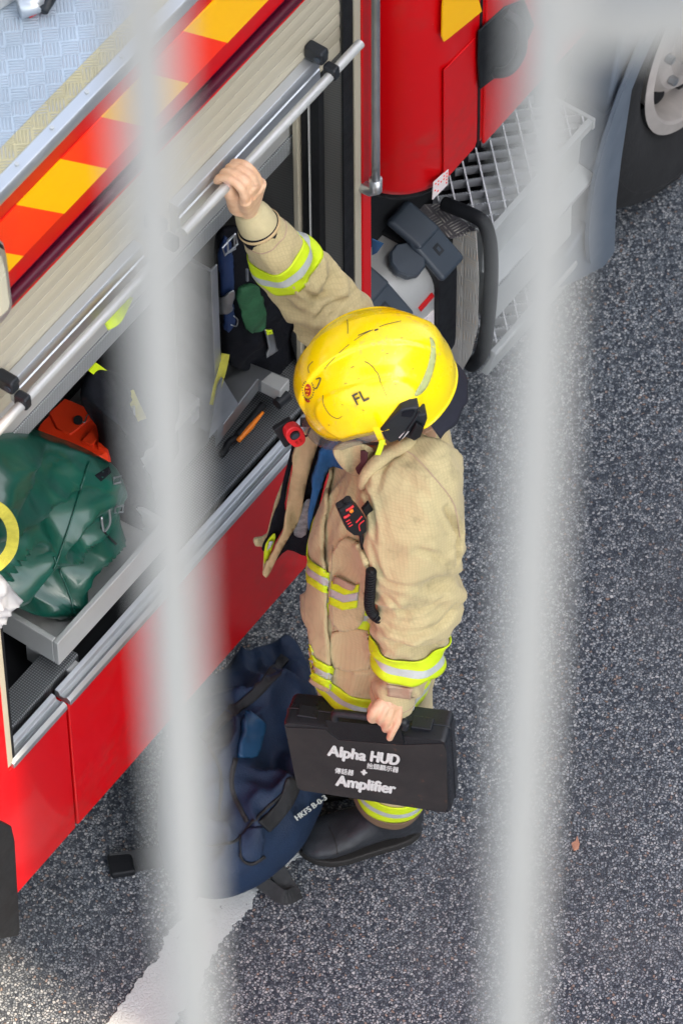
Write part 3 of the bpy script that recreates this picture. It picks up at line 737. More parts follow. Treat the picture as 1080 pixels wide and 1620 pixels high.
def helm():
    q = NT('helmet_yellow'); n1 = q.noise(9, 5, .7); n2 = q.noise(70, 4, .6); n3 = q.noise(16, 5, .7)
    c = q.mix(q.mapr(n1, .50, .74, 0, .55), (1.0, .76, .0), (.88, .58, .01))
    c = q.mix(q.mapr(q.math('MULTIPLY', n1, n2), .34, .42, 0, .5), c, (.62, .40, .12))
    mp = q.n('Mapping', {'Vector': q.co, 'Rotation': (.5, .4, .9), 'Scale': (14., 120., 60.)}).outputs[0]
    sc = q.mapr(q.noise(1.0, 4, .6, mp), .70, .74); sc = q.math('MULTIPLY', sc, q.mapr(n3, .5, .6)); c = q.mix(q.math('MULTIPLY', sc, .75), c, (.16, .11, .03))
    q.set(color=c, rough=q.mapr(n1, .3, .7, .18, .34), coat=.5, crough=.10, spec=.4, normal=q.bump(n3, .0020, .35)); return q.m
M['helmet'] = helm()
M['helmet_line'] = simple('helmet_scratch', (.05, .045, .035), .6)
M['helmet_tape'] = simple('grey_green_tape', (.46, .50, .20), .4, 0, .1, 60)
q = NT('smoked_visor'); q.set(color=(.14, .14, .14), rough=.10, alpha=.30, metal=0.0); M['visor'] = q.m
M['boot'] = simple('black_leather', (.022, .025, .030), .52, 0, .35, 12, .0015, 60)
M['sole'] = simple('boot_sole', (.016, .015, .014), .7)
M['badge'] = simple('badge_red', (.42, .01, .01), .35)

def smoothstep(a, b, x):
    t = max(0, min(1, (x - a) / (b - a))); return t * t * (3 - 2 * t)
def ridged(p): return 1 - abs(noise.noise(p)) * 2
def remesh(mb, voxel, smooth=2, name='tmp'):
    o = mb.build(name, [], None)
    r = o.modifiers.new('r', 'REMESH'); r.mode = 'VOXEL'; r.voxel_size = voxel; r.use_smooth_shade = True
    if smooth: s = o.modifiers.new('s', 'SMOOTH'); s.iterations = smooth; s.factor = .5
    dg = bpy.context.evaluated_depsgraph_get(); dg.update()
    me = bpy.data.meshes.new_from_object(o.evaluated_get(dg)); bpy.data.objects.remove(o)
    return me
def mesh_obj(me, name, mat, parent):
    me.name = name; me.materials.clear(); me.materials.append(mat)
    for p in me.polygons: p.use_smooth = True
    o = bpy.data.objects.new(name, me); C.objects.link(o)
    if parent: attach(o, parent)
    return o
def bvh_of(*objs):
    vs = []; fs = []
    dg = bpy.context.evaluated_depsgraph_get(); dg.update()
    for o in objs:
        me = o.evaluated_get(dg).data; b = len(vs); mw = Matrix.Identity(4)
        vs += [v.co.copy() for v in me.vertices]; fs += [[i + b for i in p.vertices] for p in me.polygons]
    return BVHTree.FromPolygons(vs, fs)
def cast(bvh, px, py, off=0.0, nearest=True):
    r = ray(px, py).normalized(); h = bvh.ray_cast(EYE, r)
    if h[0] is None:
        if not nearest: return None
        p0 = EYE + r * 10.8; h = bvh.find_nearest(p0); 
        p0 = EYE + r * ((h[0] - EYE).dot(r)); h = bvh.find_nearest(p0)
    n = h[1]
    if n.dot(r) > 0: n = -n
    return h[0] + n * off
def px_patch(poly, bvh, off, thick, nm, mat, parent, step=5, smooth_k=0, relax=2, wob=0.0):
    poly = [Vector((p[0], p[1], 0)) for p in poly]
    if smooth_k: poly = smooth_line(poly, smooth_k, True)
    bm = bmesh.new(); vs = [bm.verts.new(p) for p in poly]; bm.faces.new(vs)
    xs = [p.x for p in poly]; ys = [p.y for p in poly]
    x = min(xs) + step
    while x < max(xs): bmesh.ops.bisect_plane(bm, geom=bm.verts[:] + bm.edges[:] + bm.faces[:], plane_co=(x, 0, 0), plane_no=(1, 0, 0)); x += step
    y = min(ys) + step
    while y < max(ys): bmesh.ops.bisect_plane(bm, geom=bm.verts[:] + bm.edges[:] + bm.faces[:], plane_co=(0, y, 0), plane_no=(0, 1, 0)); y += step
    bmesh.ops.remove_doubles(bm, verts=bm.verts, dist=.05)
    for v in bm.verts:
        px, py = v.co.x, v.co.y
        v.co = cast(bvh, px, py, off + wob * noise.noise(Vector((px / 18, py / 18, off * 100))))
    for _ in range(relax): bmesh.ops.smooth_vert(bm, verts=[v for v in bm.verts if not v.is_boundary], factor=.5, use_axis_x=True, use_axis_y=True, use_axis_z=True)
    bmesh.ops.recalc_face_normals(bm, faces=bm.faces)
    f = max(bm.faces, key=lambda f: f.calc_area())
    if f.normal.dot(CF) > 0: bmesh.ops.reverse_faces(bm, faces=bm.faces)
    me = bpy.data.meshes.new(nm); bm.to_mesh(me); bm.free()
    o = mesh_obj(me, nm, mat, parent)
    if thick: s = o.modifiers.new('solid', 'SOLIDIFY'); s.thickness = thick; s.offset = -1
    return o
def px_line(path, wpx, *a, **k):
    pts = smooth_line([Vector((x, y, 0)) for x, y in path], 4); L = []; Rr = []
    for i, p in enumerate(pts):
        t = (pts[min(i + 1, len(pts) - 1)] - pts[max(i - 1, 0)]).normalized(); n = Vector((-t.y, t.x, 0)) * wpx / 2; L.append(p + n); Rr.append(p - n)
    return px_patch([(p.x, p.y) for p in L + Rr[::-1]], *a, **k)
def px_text(body, px, py, ang, size, bvh, off, nm, mat, parent, bold=0.0, sx=1.0, shear=0.0, rep=((0, 0),)):
    if len(rep) > 1:
        obs = [px_text(body, px + dx, py + dy, ang, size, bvh, off + .00015 * i, nm, mat, parent, bold, sx, shear) for i, (dx, dy) in enumerate(rep)]
        bm = bmesh.new()
        for o in obs: bm.from_mesh(o.data)
        bm.to_mesh(obs[0].data); bm.free()
        for o in obs[1:]: bpy.data.objects.remove(o)
        return obs[0]
    cu = bpy.data.curves.new('t', 'FONT'); cu.body = body; cu.size = 1; cu.offset = bold; cu.fill_mode = 'FRONT'; cu.resolution_u = 4
    o = bpy.data.objects.new('t', cu); C.objects.link(o); dg = bpy.context.evaluated_depsgraph_get(); dg.update()
    me = bpy.data.meshes.new_from_object(o.evaluated_get(dg)); bpy.data.objects.remove(o)
    ca, sa = math.cos(R(ang)), math.sin(R(ang))
    for v in me.vertices:
        x, y = v.co.x * size * sx, v.co.y * size; x += y * shear
        v.co = cast(bvh, px + x * ca + y * sa, py + x * sa - y * ca, off)
    o = mesh_obj(me, nm, mat, parent)
    for p in me.polygons: p.use_smooth = False
    return o
def sheet(poly, t0, nm, mat, parent, th=.005, wave=.01, curve=0.0, step=6, sk=3):
    """cloth sheet hanging roughly in the plane at depth t0 (towards the viewer), waved, with thickness"""
    poly = [Vector((p[0], p[1], 0)) for p in poly]
    if sk: poly = smooth_line(poly, sk, True)
    bm = bmesh.new(); bm.faces.new([bm.verts.new(p) for p in poly])
    xs = [p.x for p in poly]; ys = [p.y for p in poly]
    x = min(xs) + step
    while x < max(xs): bmesh.ops.bisect_plane(bm, geom=bm.verts[:] + bm.edges[:] + bm.faces[:], plane_co=(x, 0, 0), plane_no=(1, 0, 0)); x += step
    y = min(ys) + step
    while y < max(ys): bmesh.ops.bisect_plane(bm, geom=bm.verts[:] + bm.edges[:] + bm.faces[:], plane_co=(0, y, 0), plane_no=(0, 1, 0)); y += step
    cxm = (min(xs) + max(xs)) / 2
    for v in bm.verts:
        px, py = v.co.x, v.co.y
        t = t0 + wave * noise.noise(Vector((px / 22, py / 55, t0 * 50))) * 1.6 + curve * (px - cxm) / 100
        v.co = AT(px, py, t)
    bmesh.ops.recalc_face_normals(bm, faces=bm.faces)
    if sum(f.normal.dot(CF) for f in bm.faces) > 0: bmesh.ops.reverse_faces(bm, faces=bm.faces)
    me = bpy.data.meshes.new(nm); bm.to_mesh(me); bm.free(); o = mesh_obj(me, nm, mat, parent)
    s = o.modifiers.new('solid', 'SOLIDIFY'); s.thickness = th; s.offset = -1
    return o

PE = emp('person', (0, 0, 0), 'firefighter in tan bunker coat and yellow helmet, one arm raised to the shutter bar', 'person')
def tubeline(mb, pts, k=6, n=28, disp=None, cap=True):
    """pts: (px, py, t, r)"""
    P4 = [Vector((*AT(a, b_, t), r)) for a, b_, t, r in pts]
    line = []
    n4 = len(P4)
    for i in range(n4 - 1):
        a, b_, c, d = P4[max(i - 1, 0)], P4[i], P4[i + 1], P4[min(i + 2, n4 - 1)]
        for q in range(k):
            t = q / k; line.append(0.5 * ((2 * b_) + (c - a) * t + (2 * a - 5 * b_ + 4 * c - d) * t * t + (3 * b_ - a - 3 * c + d) * t ** 3))
    line.append(P4[-1])
    pos = [Vector(p[:3]) for p in line]; rad = [p[3] for p in line]
    rings = []; ref = None; L = 0; m_ = len(pos)
    for i in range(m_):
        t = (pos[min(i + 1, m_ - 1)] - pos[max(i - 1, 0)]).normalized()
        if ref is None: ref = (Vector((0, 0, 1)) - t * t.z); ref = (t.orthogonal() if ref.length < .1 else ref).normalized()
        ref = (ref - t * ref.dot(t)).normalized(); b_ = t.cross(ref)
        if i: L += (pos[i] - pos[i - 1]).length
        rg = []
        for q in range(n):
            a = 2 * math.pi * q / n; rr = rad[i]
            if disp: rr += disp(L, a, i / (m_ - 1))
            rg.append(pos[i] + (ref * math.cos(a) + b_ * math.sin(a)) * rr)
        rings.append(rg)
    mb.loft(rings, cap)
    return pos, rad
def ell(mb, c, ax, ay, az, nu=20, nv=12):
    rg = []
    for j in range(1, nv):
        e = math.pi * j / nv - math.pi / 2
        rg.append([c + (ax * math.cos(a) + ay * math.sin(a)) * math.cos(e) + az * math.sin(e) for a in [2 * math.pi * i / nu for i in range(nu)]])
    mb.loft(rg)

# ---- helmet frame
hf = (HF * .92 + HT * .16 - UP * .36).normalized(); hs_ = (HT - hf * HT.dot(hf) + UP * .04); hs_ = (hs_ - hf * hs_.dot(hf)).normalized(); hu = hf.cross(hs_); hu = hu if hu.z > 0 else -hu
HC = AT(597, 604, .055)

# ---- body (skin): head, neck, trunk, arms, hands, legs in one surface
bd = MB()
fc = HC - hu * .035 + hf * .005
ell(bd, fc + hu * .03, hf * .095, hs_ * .076, hu * .105)
ell(bd, fc - hu * .045 + hf * .03, hf * .062, hs_ * .055, hu * .055)            # jaw
ell(bd, fc - hu * .022 + hf * .098, hf * .014, hs_ * .013, hu * .022)            # nose
ell(bd, fc + hu * .002 + hf * .088, hf * .010, hs_ * .045, hu * .010)            # brow
ell(bd, fc - hu * .060 + hf * .086, hf * .008, hs_ * .022, hu * .006)
ell(bd, fc - hu * .070 + hf * .084, hf * .008, hs_ * .018, hu * .006)
ell(bd, fc - hu * .092 + hf * .072, hf * .014, hs_ * .018, hu * .012)
for sg in (1, -1): ell(bd, fc - hu * .01 + hs_ * .078 * sg, hf * .018, hs_ * .008, hu * .030)
neck0 = fc - hu * .07 - hf * .03
bd.tube([neck0, neck0 * .4 + AT(635, 720, .05) * .6, AT(640, 740, .05)], .055, 20)
tor = [(600, 1000, .08, .10), (612, 900, .08, .11), (620, 800, .07, .12), (630, 735, .06, .07)]
tubeline(bd, tor)
RH = [(640, 735, -.04, .05), (585, 590, -.16, .05), (520, 495, -.25, .042), (450, 420, -.262, .034), (404, 342, -.262, .026)]
tubeline(bd, RH)
LH = [(650, 740, .10, .06), (655, 850, .20, .05), (658, 950, .24, .042), (640, 1040, .262, .034), (624, 1098, .268, .027)]
tubeline(bd, LH)
for t_, xo in ((.07, 20), (-.08, -25)):
    tubeline(bd, [(600 + xo, 1010, .08 * (1 if t_ > 0 else -.6), .085), (612 + xo, 1150, t_ * .8, .06), (625 + xo * .6, 1262, t_ * .3 - (0 if t_ > 0 else .1), .045)])
# right hand round the lift bar
xh0 = AY(360, 302, yp).x; bz = P0.z
def HB(dx, dy, dz): return Vector((xh0 + dx, yp + dy, bz + dz))
wr_ = AT(392, 332, -.258)
fing = [(-.004, 1.0, .0080), (.0125, 1.06, .0082), (.028, 1.0, .0077), (.041, .86, .0069)]
mcps = []
for dx, ln, r in fing:
    k = ln
    p = [HB(dx + .012, -.034, -.026 * k), HB(dx + .006, -.030 * k, .010 * k), HB(dx + .003, -.010, .0225), HB(dx, .014, .016), HB(dx, .021, -.002)]
    mcps.append(p[0])
    pp_ = smooth_line(p, 5); bd.tube(pp_, r, 14, rs=[r * (1.14 - .3 * i / len(pp_) + .06 * (1 if i in (5, 6, 10, 11) else 0)) for i in range(len(pp_))])
    ell(bd, p[1], Vector((r * 1.12, 0, 0)), Vector((0, r * 1.15, 0)), Vector((0, 0, r * 1.12)), 12, 8)
    bd.tube([p[0] + Vector((0, 0, 0)), p[0].lerp(wr_, .5), wr_], .014, 14, rs=[.0125, .0165, .019])
mid = (mcps[0] + mcps[1] + mcps[2] + mcps[3]) / 4
ell(bd, mid.lerp(wr_, .38), (mcps[3] - mcps[0]) * .58, (wr_ - mid) * .62, Vector((0, .013, -.008)), 20, 12)
th = [wr_.lerp(mcps[0], .18), AT(375, 328, -.230), AT(369, 313, -.209), AT(362, 300, -.197), AT(358, 288, -.198)]
tp = smooth_line(th, 5); bd.tube(tp, .011, 14, rs=[.0175 - .0065 * i / len(tp) for i in range(len(tp))])
ell(bd, AT(362, 301, -.197), Vector((.0112, 0, 0)), Vector((0, .0105, 0)), Vector((0, 0, .013)), 12, 8)
thumb_tip = th[3]
# left hand on the case handle
def LP(px, py, t): return AT(px, py, t)
wl = LP(624, 1100, 0.292)
lf = [([(603, 1110, 0.307), (592, 1124, 0.322), (587, 1133, 0.322), (589, 1138, 0.307), (594, 1134, 0.290)], .0088),
      ([(611, 1116, 0.314), (604, 1132, 0.327), (601, 1139, 0.322), (603, 1143, 0.307), (606, 1138, 0.290)], .0076),
      ([(620, 1120, 0.314), (613, 1140, 0.328), (609, 1150, 0.324), (610, 1154, 0.310), (613, 1148, 0.292)], .0073),
      ([(631, 1120, 0.310), (629, 1140, 0.326), (623, 1153, 0.332), (617, 1165, 0.334), (616, 1168, 0.332)], .0072)]
for pts_, r in lf:
    pp_ = smooth_line([LP(*p) for p in pts_], 5); bd.tube(pp_, r, 14, rs=[r * (1.12 - .22 * i / len(pp_)) for i in range(len(pp_))])
    bd.tube([LP(*pts_[0]), LP(*pts_[0]).lerp(wl, .5), wl], .014, 14, rs=[.0115, .0145, .018])
ell(bd, LP(616, 1114, 0.304), (LP(633, 1118, 0.302) - LP(603, 1110, 0.302)) * .55, (LP(616, 1128, 0.312) - LP(620, 1102, 0.302)) * .6, Vector(HT) * .013, 20, 12)
bd.tube(smooth_line([LP(604, 1106, 0.284), LP(592, 1118, 0.272), LP(588, 1128, 0.267), LP(592, 1136, 0.272)], 5), .0105, 14)
me = remesh(bd, .0025, 2)
body = mesh_obj(me, 'body', M['skin'], PE)
# eyes, nails, hair
for sg in (1, -1):
    MBe = MB(); ell(MBe, fc - hu * .012 + hf * .083 + hs_ * .030 * sg, hf * .012, hs_ * .013, hu * .010, 16, 10)
    MBe.build('eye', M['label'], body, smooth=True)
MBh = MB(); ell(MBh, fc + hu * .042 - hf * .012, hf * .104, hs_ * .084, hu * .102, 28, 16); MBh.build('hair', M['rubber'], body, smooth=True)
bb = bvh_of(body)
px_patch([(354, 288), (360, 286), (364, 292), (364, 299), (358, 301), (354, 295)], bb, .0006, .0006, 'thumbnail', M['nail'], body, 2, 4)

# ---- trousers and boots
tr = MB()
def legdisp(L, a, u): return .007 * noise.noise(Vector((math.cos(a) * 1.2, math.sin(a) * 1.2, L * 9))) + .005 * ridged(Vector((math.cos(a) * .8, math.sin(a) * .8 + 5, L * 22))) * smoothstep(.4, 1, u)
tubeline(tr, [(606, 975, .06, .135), (606, 1040, .085, .108), (612, 1110, .08, .088), (624, 1165, .055, .084), (627, 1215, .032, .076), (620, 1245, .018, .068), (613, 1264, .010, .067)], 8, 40, legdisp)
tubeline(tr, [(600, 975, .0, .14), (590, 1050, -.05, .12), (585, 1120, -.10, .095), (580, 1180, -.15, .085), (575, 1215, -.17, .08)], 8, 40, legdisp)
trous = mesh_obj(remesh(tr, .006, 3), 'trousers', M['tan'], PE)
def ringband(pos, rad, s0, s1, bvh, parent, nm, off=.003, mats=None, lim=1.5, n=72, tilt=None):
    mats = mats or [M['hivis'], M['silver_tape']]
    cum = [0]
    for i in range(1, len(pos)): cum.append(cum[-1] + (pos[i] - pos[i - 1]).length)
    def at(s):
        for i in range(1, len(pos)):
            if cum[i] >= s:
                u = (s - cum[i - 1]) / max(1e-9, cum[i] - cum[i - 1]); return pos[i - 1].lerp(pos[i], u), rad[i - 1] * (1 - u) + rad[i] * u, (pos[i] - pos[i - 1]).normalized()
        return pos[-1], rad[-1], (pos[-1] - pos[-2]).normalized()
    N = 12; rings = []; ref = None
    for k in range(N + 1):
        s = s0 + (s1 - s0) * k / N; c, r, t = at(s)
        if ref is None: ref = t.orthogonal().normalized(); tt = at((s0 + s1) / 2)[2]
        t = tt; ref = (ref - t * ref.dot(t)).normalized(); b_ = t.cross(ref); rg = []
        for q in range(n):
            a = 2 * math.pi * q / n; d = ref * math.cos(a) + b_ * math.sin(a)
            h = bvh.ray_cast(c, d); R_ = h[3] if h[0] is not None else r
            R_ = min(R_, r * lim) if R_ < r * lim else r * .9
            R_ = max(R_, r * .7)
            rg.append(R_)
        rings.append((c, ref.copy(), b_, rg))
    m = MB(); out = []
    for c, rf, b_, rg in rings:
        sm_ = rg
        for _ in range(4): sm_ = [(sm_[(i - 1) % n] + 2 * sm_[i] + sm_[(i + 1) % n]) / 4 for i in range(n)]
        out.append([c + (rf * math.cos(2 * math.pi * i / n) + b_ * math.sin(2 * math.pi * i / n)) * (sm_[i] + off) for i in range(n)])
    for j in range(N):
        m.cm = 1 if N * .36 <= j < N * .64 else 0
        m.loft([out[j], out[j + 1]], cap=False)
    o = m.build(nm, mats, parent, smooth=True)
    s = o.modifiers.new('solid', 'SOLIDIFY'); s.thickness = .0025; s.offset = -1
    return o
def seglen0(pos): return sum((pos[i] - pos[i - 1]).length for i in range(1, len(pos)))
tb = bvh_of(trous)
lp_, lr_ = [AT(629, 1190, .045), AT(627, 1215, .032), AT(620, 1245, .018), AT(613, 1264, .010)], [.083, .076, .068, .067]
cA = seglen0(lp_)
ringband(lp_, lr_, cA - .118, cA - .042, tb, trous, 'reflective_band', .004)
0 and px_patch([(572, 1290), (600, 1300), (632, 1300), (656, 1288), (659, 1298), (634, 1309), (600, 1309), (572, 1300)], tb, .004, .003, 'cuff_patch', simple('muddy_leather', (.16, .10, .06), .7), trous, 5, 2)
def boot(toe, heel, nm, z=0.0):
    t, h = AZ(*toe, 0), AZ(*heel, 0); d = (t - h).normalized(); n = Vector((-d.y, d.x, 0)); L = (t - h).length
    prof = [(0, .028, .045, .03), (.03, .038, .075, .03), (.10, .042, .13, .028), (.22, .042, .135, .026), (.36, .041, .125, .025), (.50, .044, .098, .025), (.64, .050, .080, .025), (.78, .052, .072, .025), (.90, .046, .064, .026), (.97, .033, .054, .028), (1.0, .018, .044, .03)]
    m = MB(); rings = []
    prof2 = []
    for i in range(len(prof) - 1):
        for q in range(4):
            u = q / 4; prof2.append(tuple(a * (1 - u) + b_ * u for a, b_ in zip(prof[i], prof[i + 1])))
    prof2.append(prof[-1])
    for u, w_, hh, z0 in prof2:
        c = h + d * L * u; rg = []
        for k in range(28):
            a = 2 * math.pi * k / 28; y = math.cos(a); zz = math.sin(a)
            sx_ = math.copysign(abs(y) ** .8, y); sz_ = math.copysign(abs(zz) ** .75, zz)
            rg.append(c + n * w_ * sx_ * (1 if zz < 0 else 1 - .15 * zz) + Vector((0, 0, z0 + (hh - z0) / 2 + (hh - z0) / 2 * sz_ + .002 * noise.noise(c * 40 + Vector((0, 0, k))))))
        rings.append(rg)
    m.loft(rings)
    sh0 = h + d * L * .22
    m2 = [[sh0 + d * (r * .062 * math.cos(a)) + n * (r * .05 * math.sin(a)) + Vector((0, 0, z_)) for a in [2 * math.pi * k / 28 for k in range(28)]] for z_, r in ((.06, 1.0), (.12, 1.02), (.2, 1.05), (.28, 1.1))]
    m.loft(m2)
    me = remesh(m, .0055, 3); o = mesh_obj(me, 'boot', M['boot'], PE)
    out = []
    for i in range(64):
        a = 2 * math.pi * i / 64; x = math.cos(a); y = math.sin(a)
        u = .5 + .512 * x; 
        for j in range(len(prof) - 1):
            if prof[j][0] <= min(max(u, 0), 1) <= prof[j + 1][0]:
                f = (min(max(u, 0), 1) - prof[j][0]) / (prof[j + 1][0] - prof[j][0]); wd = prof[j][1] * (1 - f) + prof[j + 1][1] * f; break
        out.append(h + d * L * u + n * (wd + .002) * math.copysign(abs(y) ** .6, y))
    MB().prism([Vector((p.x, p.y, .001)) for p in out], (0, 0, .020)).build('sole', M['sole'], o, bevel=.004)
    # toe cap seam
    ob = bvh_of(o)
    return o, ob
b1, bb1 = boot((476, 1352), (664, 1312), 'boot')
ringband(lp_, lr_, cA - .034, cA - .003, tb, trous, 'leather_cuff', .003, [simple('muddy_leather', (.17, .11, .065), .7)] * 2)
px_line([(520, 1308), (530, 1330), (534, 1352)], 1.6, bb1, .0012, .001, 'toe_seam', M['sole'], b1, step=6)
boot((440, 1245), (600, 1236), 'boot')

# ---- jacket
jk = MB()
def lev(z, t, xl, xr, b_, e=2.3):
    y0 = proj(HT * t + Vector((0, 0, z)))[1]
    A, B = AT(xl, y0, t), AT(xr, y0, t); c = (A + B) / 2; a = (A - B).length / 2; rg = []
    N = 96
    for i in range(N):
        th_ = 2 * math.pi * i / N; ct, st = math.cos(th_), math.sin(th_)
        x, y = math.copysign(abs(ct) ** (2 / e), ct), math.copysign(abs(st) ** (2 / e), st)
        rg.append((c, HF * x * a + HT * y * b_, th_, z))
    return rg
LV = [(.765, .10, 498, 690, .145), (.80, .10, 492, 694, .148), (.9, .095, 487, 700, .150), (1.0, .09, 486, 706, .150), (1.1, .085, 487, 714, .152), (1.18, .08, 490, 722, .152), (1.26, .075, 506, 729, .150), (1.33, .07, 518, 730, .146), (1.39, .06, 538, 725, .135), (1.435, .05, 556, 712, .115), (1.47, .045, 565, 695, .085), (1.495, .045, 580, 680, .06)]
LV2 = []
for i in range(len(LV) - 1):
    for q in range(8):
        u = q / 8; LV2.append(tuple(a * (1 - u) + b_ * u for a, b_ in zip(LV[i], LV[i + 1])))
LV2.append(LV[-1])
rings = []
for L_ in LV2:
    rg = []
    for c, v, th_, z in lev(*L_):
        cs, sn = math.cos(th_), math.sin(th_)
        d = .012 * noise.noise(Vector((cs * 1.6, sn * 1.6, z * 2.2))) + .011 * ridged(Vector((cs * 2.6, sn * 2.6, z * 3.0 + 9))) + .003 * ridged(Vector((cs * .8 + 3, sn * .8, z * 10 + cs * 2)))
        d *= smoothstep(.74, .84, z) * .6 + .4
        rg.append(c + v + v.normalized() * (d - .013))
    rings.append(rg)
jk.loft(rings)
def sdisp(seed, amp):
    def f(L, a, u):
        e = math.exp(-((u - .55) / .22) ** 2)
        cs, sn = math.cos(a), math.sin(a)
        w1 = ridged(Vector((cs * .7 + seed, sn * .7, L * 17 + cs * .9)))
        w2 = ridged(Vector((cs * 1.1 + seed, sn * 1.1 + 4, L * 30 + sn * 1.5)))
        return amp * ((w1 - .55) * (.5 + .9 * e) + (w2 - .55) * .45 * e + .7 * noise.noise(Vector((cs + seed, sn, L * 6)))) * (1 - .75 * smoothstep(.82, .95, u))
    return f
RS = [(640, 690, .0, .10), (606, 615, -.10, .098), (568, 555, -.19, .084), (530, 508, -.245, .070), (492, 464, -.262, .060), (450, 416, -.264, .0555), (428, 386, -.262, .050), (410, 358, -.262, .0425)]
LS = [(668, 712, .10, .085), (652, 770, .165, .096), (650, 830, .20, .096), (654, 890, .225, .088), (658, 950, .245, .079), (650, 1000, .256, .067), (640, 1050, .265, .057), (628, 1088, .268, .048), (620, 1108, .270, .0435)]
rpos, rrad = tubeline(jk, RS, 10, 56, sdisp(1.3, .019))
lpos, lrad = tubeline(jk, LS, 10, 56, sdisp(7.7, .020))
# collar roll at the back of the neck
cl = MB()
me = remesh(jk, .0052, 3)
nn = Vector((3.1, 1.7, 0))
norms = [v.normal.copy() for v in me.vertices]
for v, nr in zip(me.vertices, norms):
    p = v.co
    d = .0052 * (ridged(p * 8 + nn) - .6) + .0022 * (ridged(Vector((p.x * 26, p.y * 26, p.z * 13))) - .6)
    # hard crease where sleeve meets the coat is left by the union
    v.co = p + nr * d
tmpb = BVHTree.FromPolygons([v.co.copy() for v in me.vertices], [list(p.vertices) for p in me.polygons])
def creases(specs):
    me.update(); nrm = [v.normal.copy() for v in me.vertices]
    from mathutils.kdtree import KDTree
    for path, dep, wid in specs:
        pts = []
        for p in smooth_line([Vector((x, y, 0)) for x, y in path], 10):
            h = cast(tmpb, p.x, p.y, 0, False)
            if h: pts.append(h)
        if len(pts) < 3: continue
        kd = KDTree(len(pts)); n_ = len(pts)
        for i, p in enumerate(pts): kd.insert(p, i)
        kd.balance()
        for v, nr in zip(me.vertices, nrm):
            co, i, d = kd.find(v.co)
            if d < wid * 4 and nr.dot(CF) < .4:
                u = i / (n_ - 1); f = math.sin(math.pi * min(1, max(0, .06 + .88 * u))) ** .6
                g = math.exp(-(d / wid) ** 2) - .55 * math.exp(-((d - wid * 2.1) / (wid * 1.1)) ** 2)
                v.co -= nr * dep * f * g
creases([([(704, 804), (716, 826), (723, 850), (722, 888)], .015, .006), ([(586, 856), (598, 900), (614, 922), (655, 930)], .006, .006),
 ([(602, 985), (640, 1003), (690, 992), (719, 958)], .008, .007), ([(608, 940), (645, 968), (704, 946)], .006, .006), ([(562, 758), (556, 800), (545, 850)], .008, .007),
 ([(572, 770), (588, 806), (592, 856)], .008, .006), ([(470, 448), (492, 468), (526, 466)], .008, .006), ([(500, 505), (522, 482), (546, 474)], .008, .006),
 ([(456, 438), (472, 446), (494, 436)], .005, .005), ([(650, 694), (608, 738), (596, 772)], .006, .007), ([(500, 950), (508, 1000), (504, 1050)], .007, .008),
 ([(540, 1040), (565, 1058), (590, 1052)], .006, .006), ([(640, 760), (680, 790), (712, 840)], .004, .010), ([(536, 770), (524, 800), (500, 850)], .007, .007), ([(660, 870), (690, 880), (716, 905)], .006, .007),
 ([(520, 530), (540, 508), (552, 492)], .007, .006), ([(610, 700), (650, 730), (700, 742)], .004, .008), ([(620, 1020), (650, 1012), (690, 1018)], .004, .005)])
jacket = mesh_obj(me, 'jacket', M['tan'], PE)
jb = bvh_of(jacket)
def seglen(pos): 
    L = 0
    for i in range(1, len(pos)): L += (pos[i] - pos[i - 1]).length
    return L
def near_s(pos, pt):
    best = (9, 0); L = 0
    for i in range(len(pos)):
        if i: L += (pos[i] - pos[i - 1]).length
        d = (pos[i] - pt).length
        if d < best[0]: best = (d, L)
    return best[1]
sR = near_s(rpos, AT(440, 408, -.264)); ringband(rpos, rrad, sR - .032, sR + .030, jb, jacket, 'reflective_band')
sL = near_s(lpos, AT(646, 1030, .262)); ringband(lpos, lrad, sL - .046, sL + .018, jb, jacket, 'reflective_band', .004, lim=1.45)
# bands round the coat
def torso_axis(z0, z1):
    pos = []; rad = []
    for k in range(5):
        z = z0 + (z1 - z0) * k / 4
        t = .095; y0 = proj(HT * t + Vector((0, 0, z)))[1]; A, B = AT(480, y0, t), AT(700, y0, t); pos.append((A + B) / 2); rad.append((A - B).length / 2)
    return pos, rad
p_, r_2 = torso_axis(.790, .885); ringband(p_, r_2, 0.004, .078, jb, jacket, 'reflective_band', .0035, lim=1.18, n=140)
p_, r_2 = torso_axis(1.075, 1.17); ringband(p_, r_2, 0.004, .076, jb, jacket, 'reflective_band', .0035, lim=1.18, n=140)
# cuffs: dark opening, knitted wristlet, sleeve flap
cf = MB(); tubeline(cf, [(424, 382, -.262, .0400), (412, 362, -.262, .0402), (408, 355, -.262, .0395)], 4, 40); cf.build('cuff_lining', M['lining'], jacket, smooth=True)
wk = MB(); tubeline(wk, [(418, 372, -.262, .036), (410, 358, -.262, .0375), (401, 343, -.262, .035), (395, 334, -.262, .0295), (393, 330, -.262, .028)], 6, 40, lambda L, a, u: .0008 * math.sin(a * 40)); wk.build('wristlet', M['cuffknit'], jacket, smooth=True)
def ringtube(pos, rad, s, r_t, nm, mat, off=0.0):
    L = 0
    for i in range(1, len(pos)):
        d = (pos[i] - pos[i - 1]).length
        if L + d >= s: break
        L += d
    c, r = pos[i], rad[i]; t = (pos[i] - pos[i - 1]).normalized(); rf = t.orthogonal().normalized(); b_ = t.cross(rf)
    pts = []
    for k in range(48):
        a = 2 * math.pi * k / 48; d = rf * math.cos(a) + b_ * math.sin(a); h = jb.ray_cast(c, d); R_ = h[3] if h[0] is not None and h[3] < r * 1.5 else r
        pts.append(c + d * (R_ + off))
    return MB().tube(pts, r_t, 8, closed=True).build(nm, mat, jacket, smooth=True)
LR, LL = seglen(rpos), seglen(lpos)
ringtube(rpos, rrad, LR - .030, .0014, 'cuff_seam', M['tan_patch'], .0)
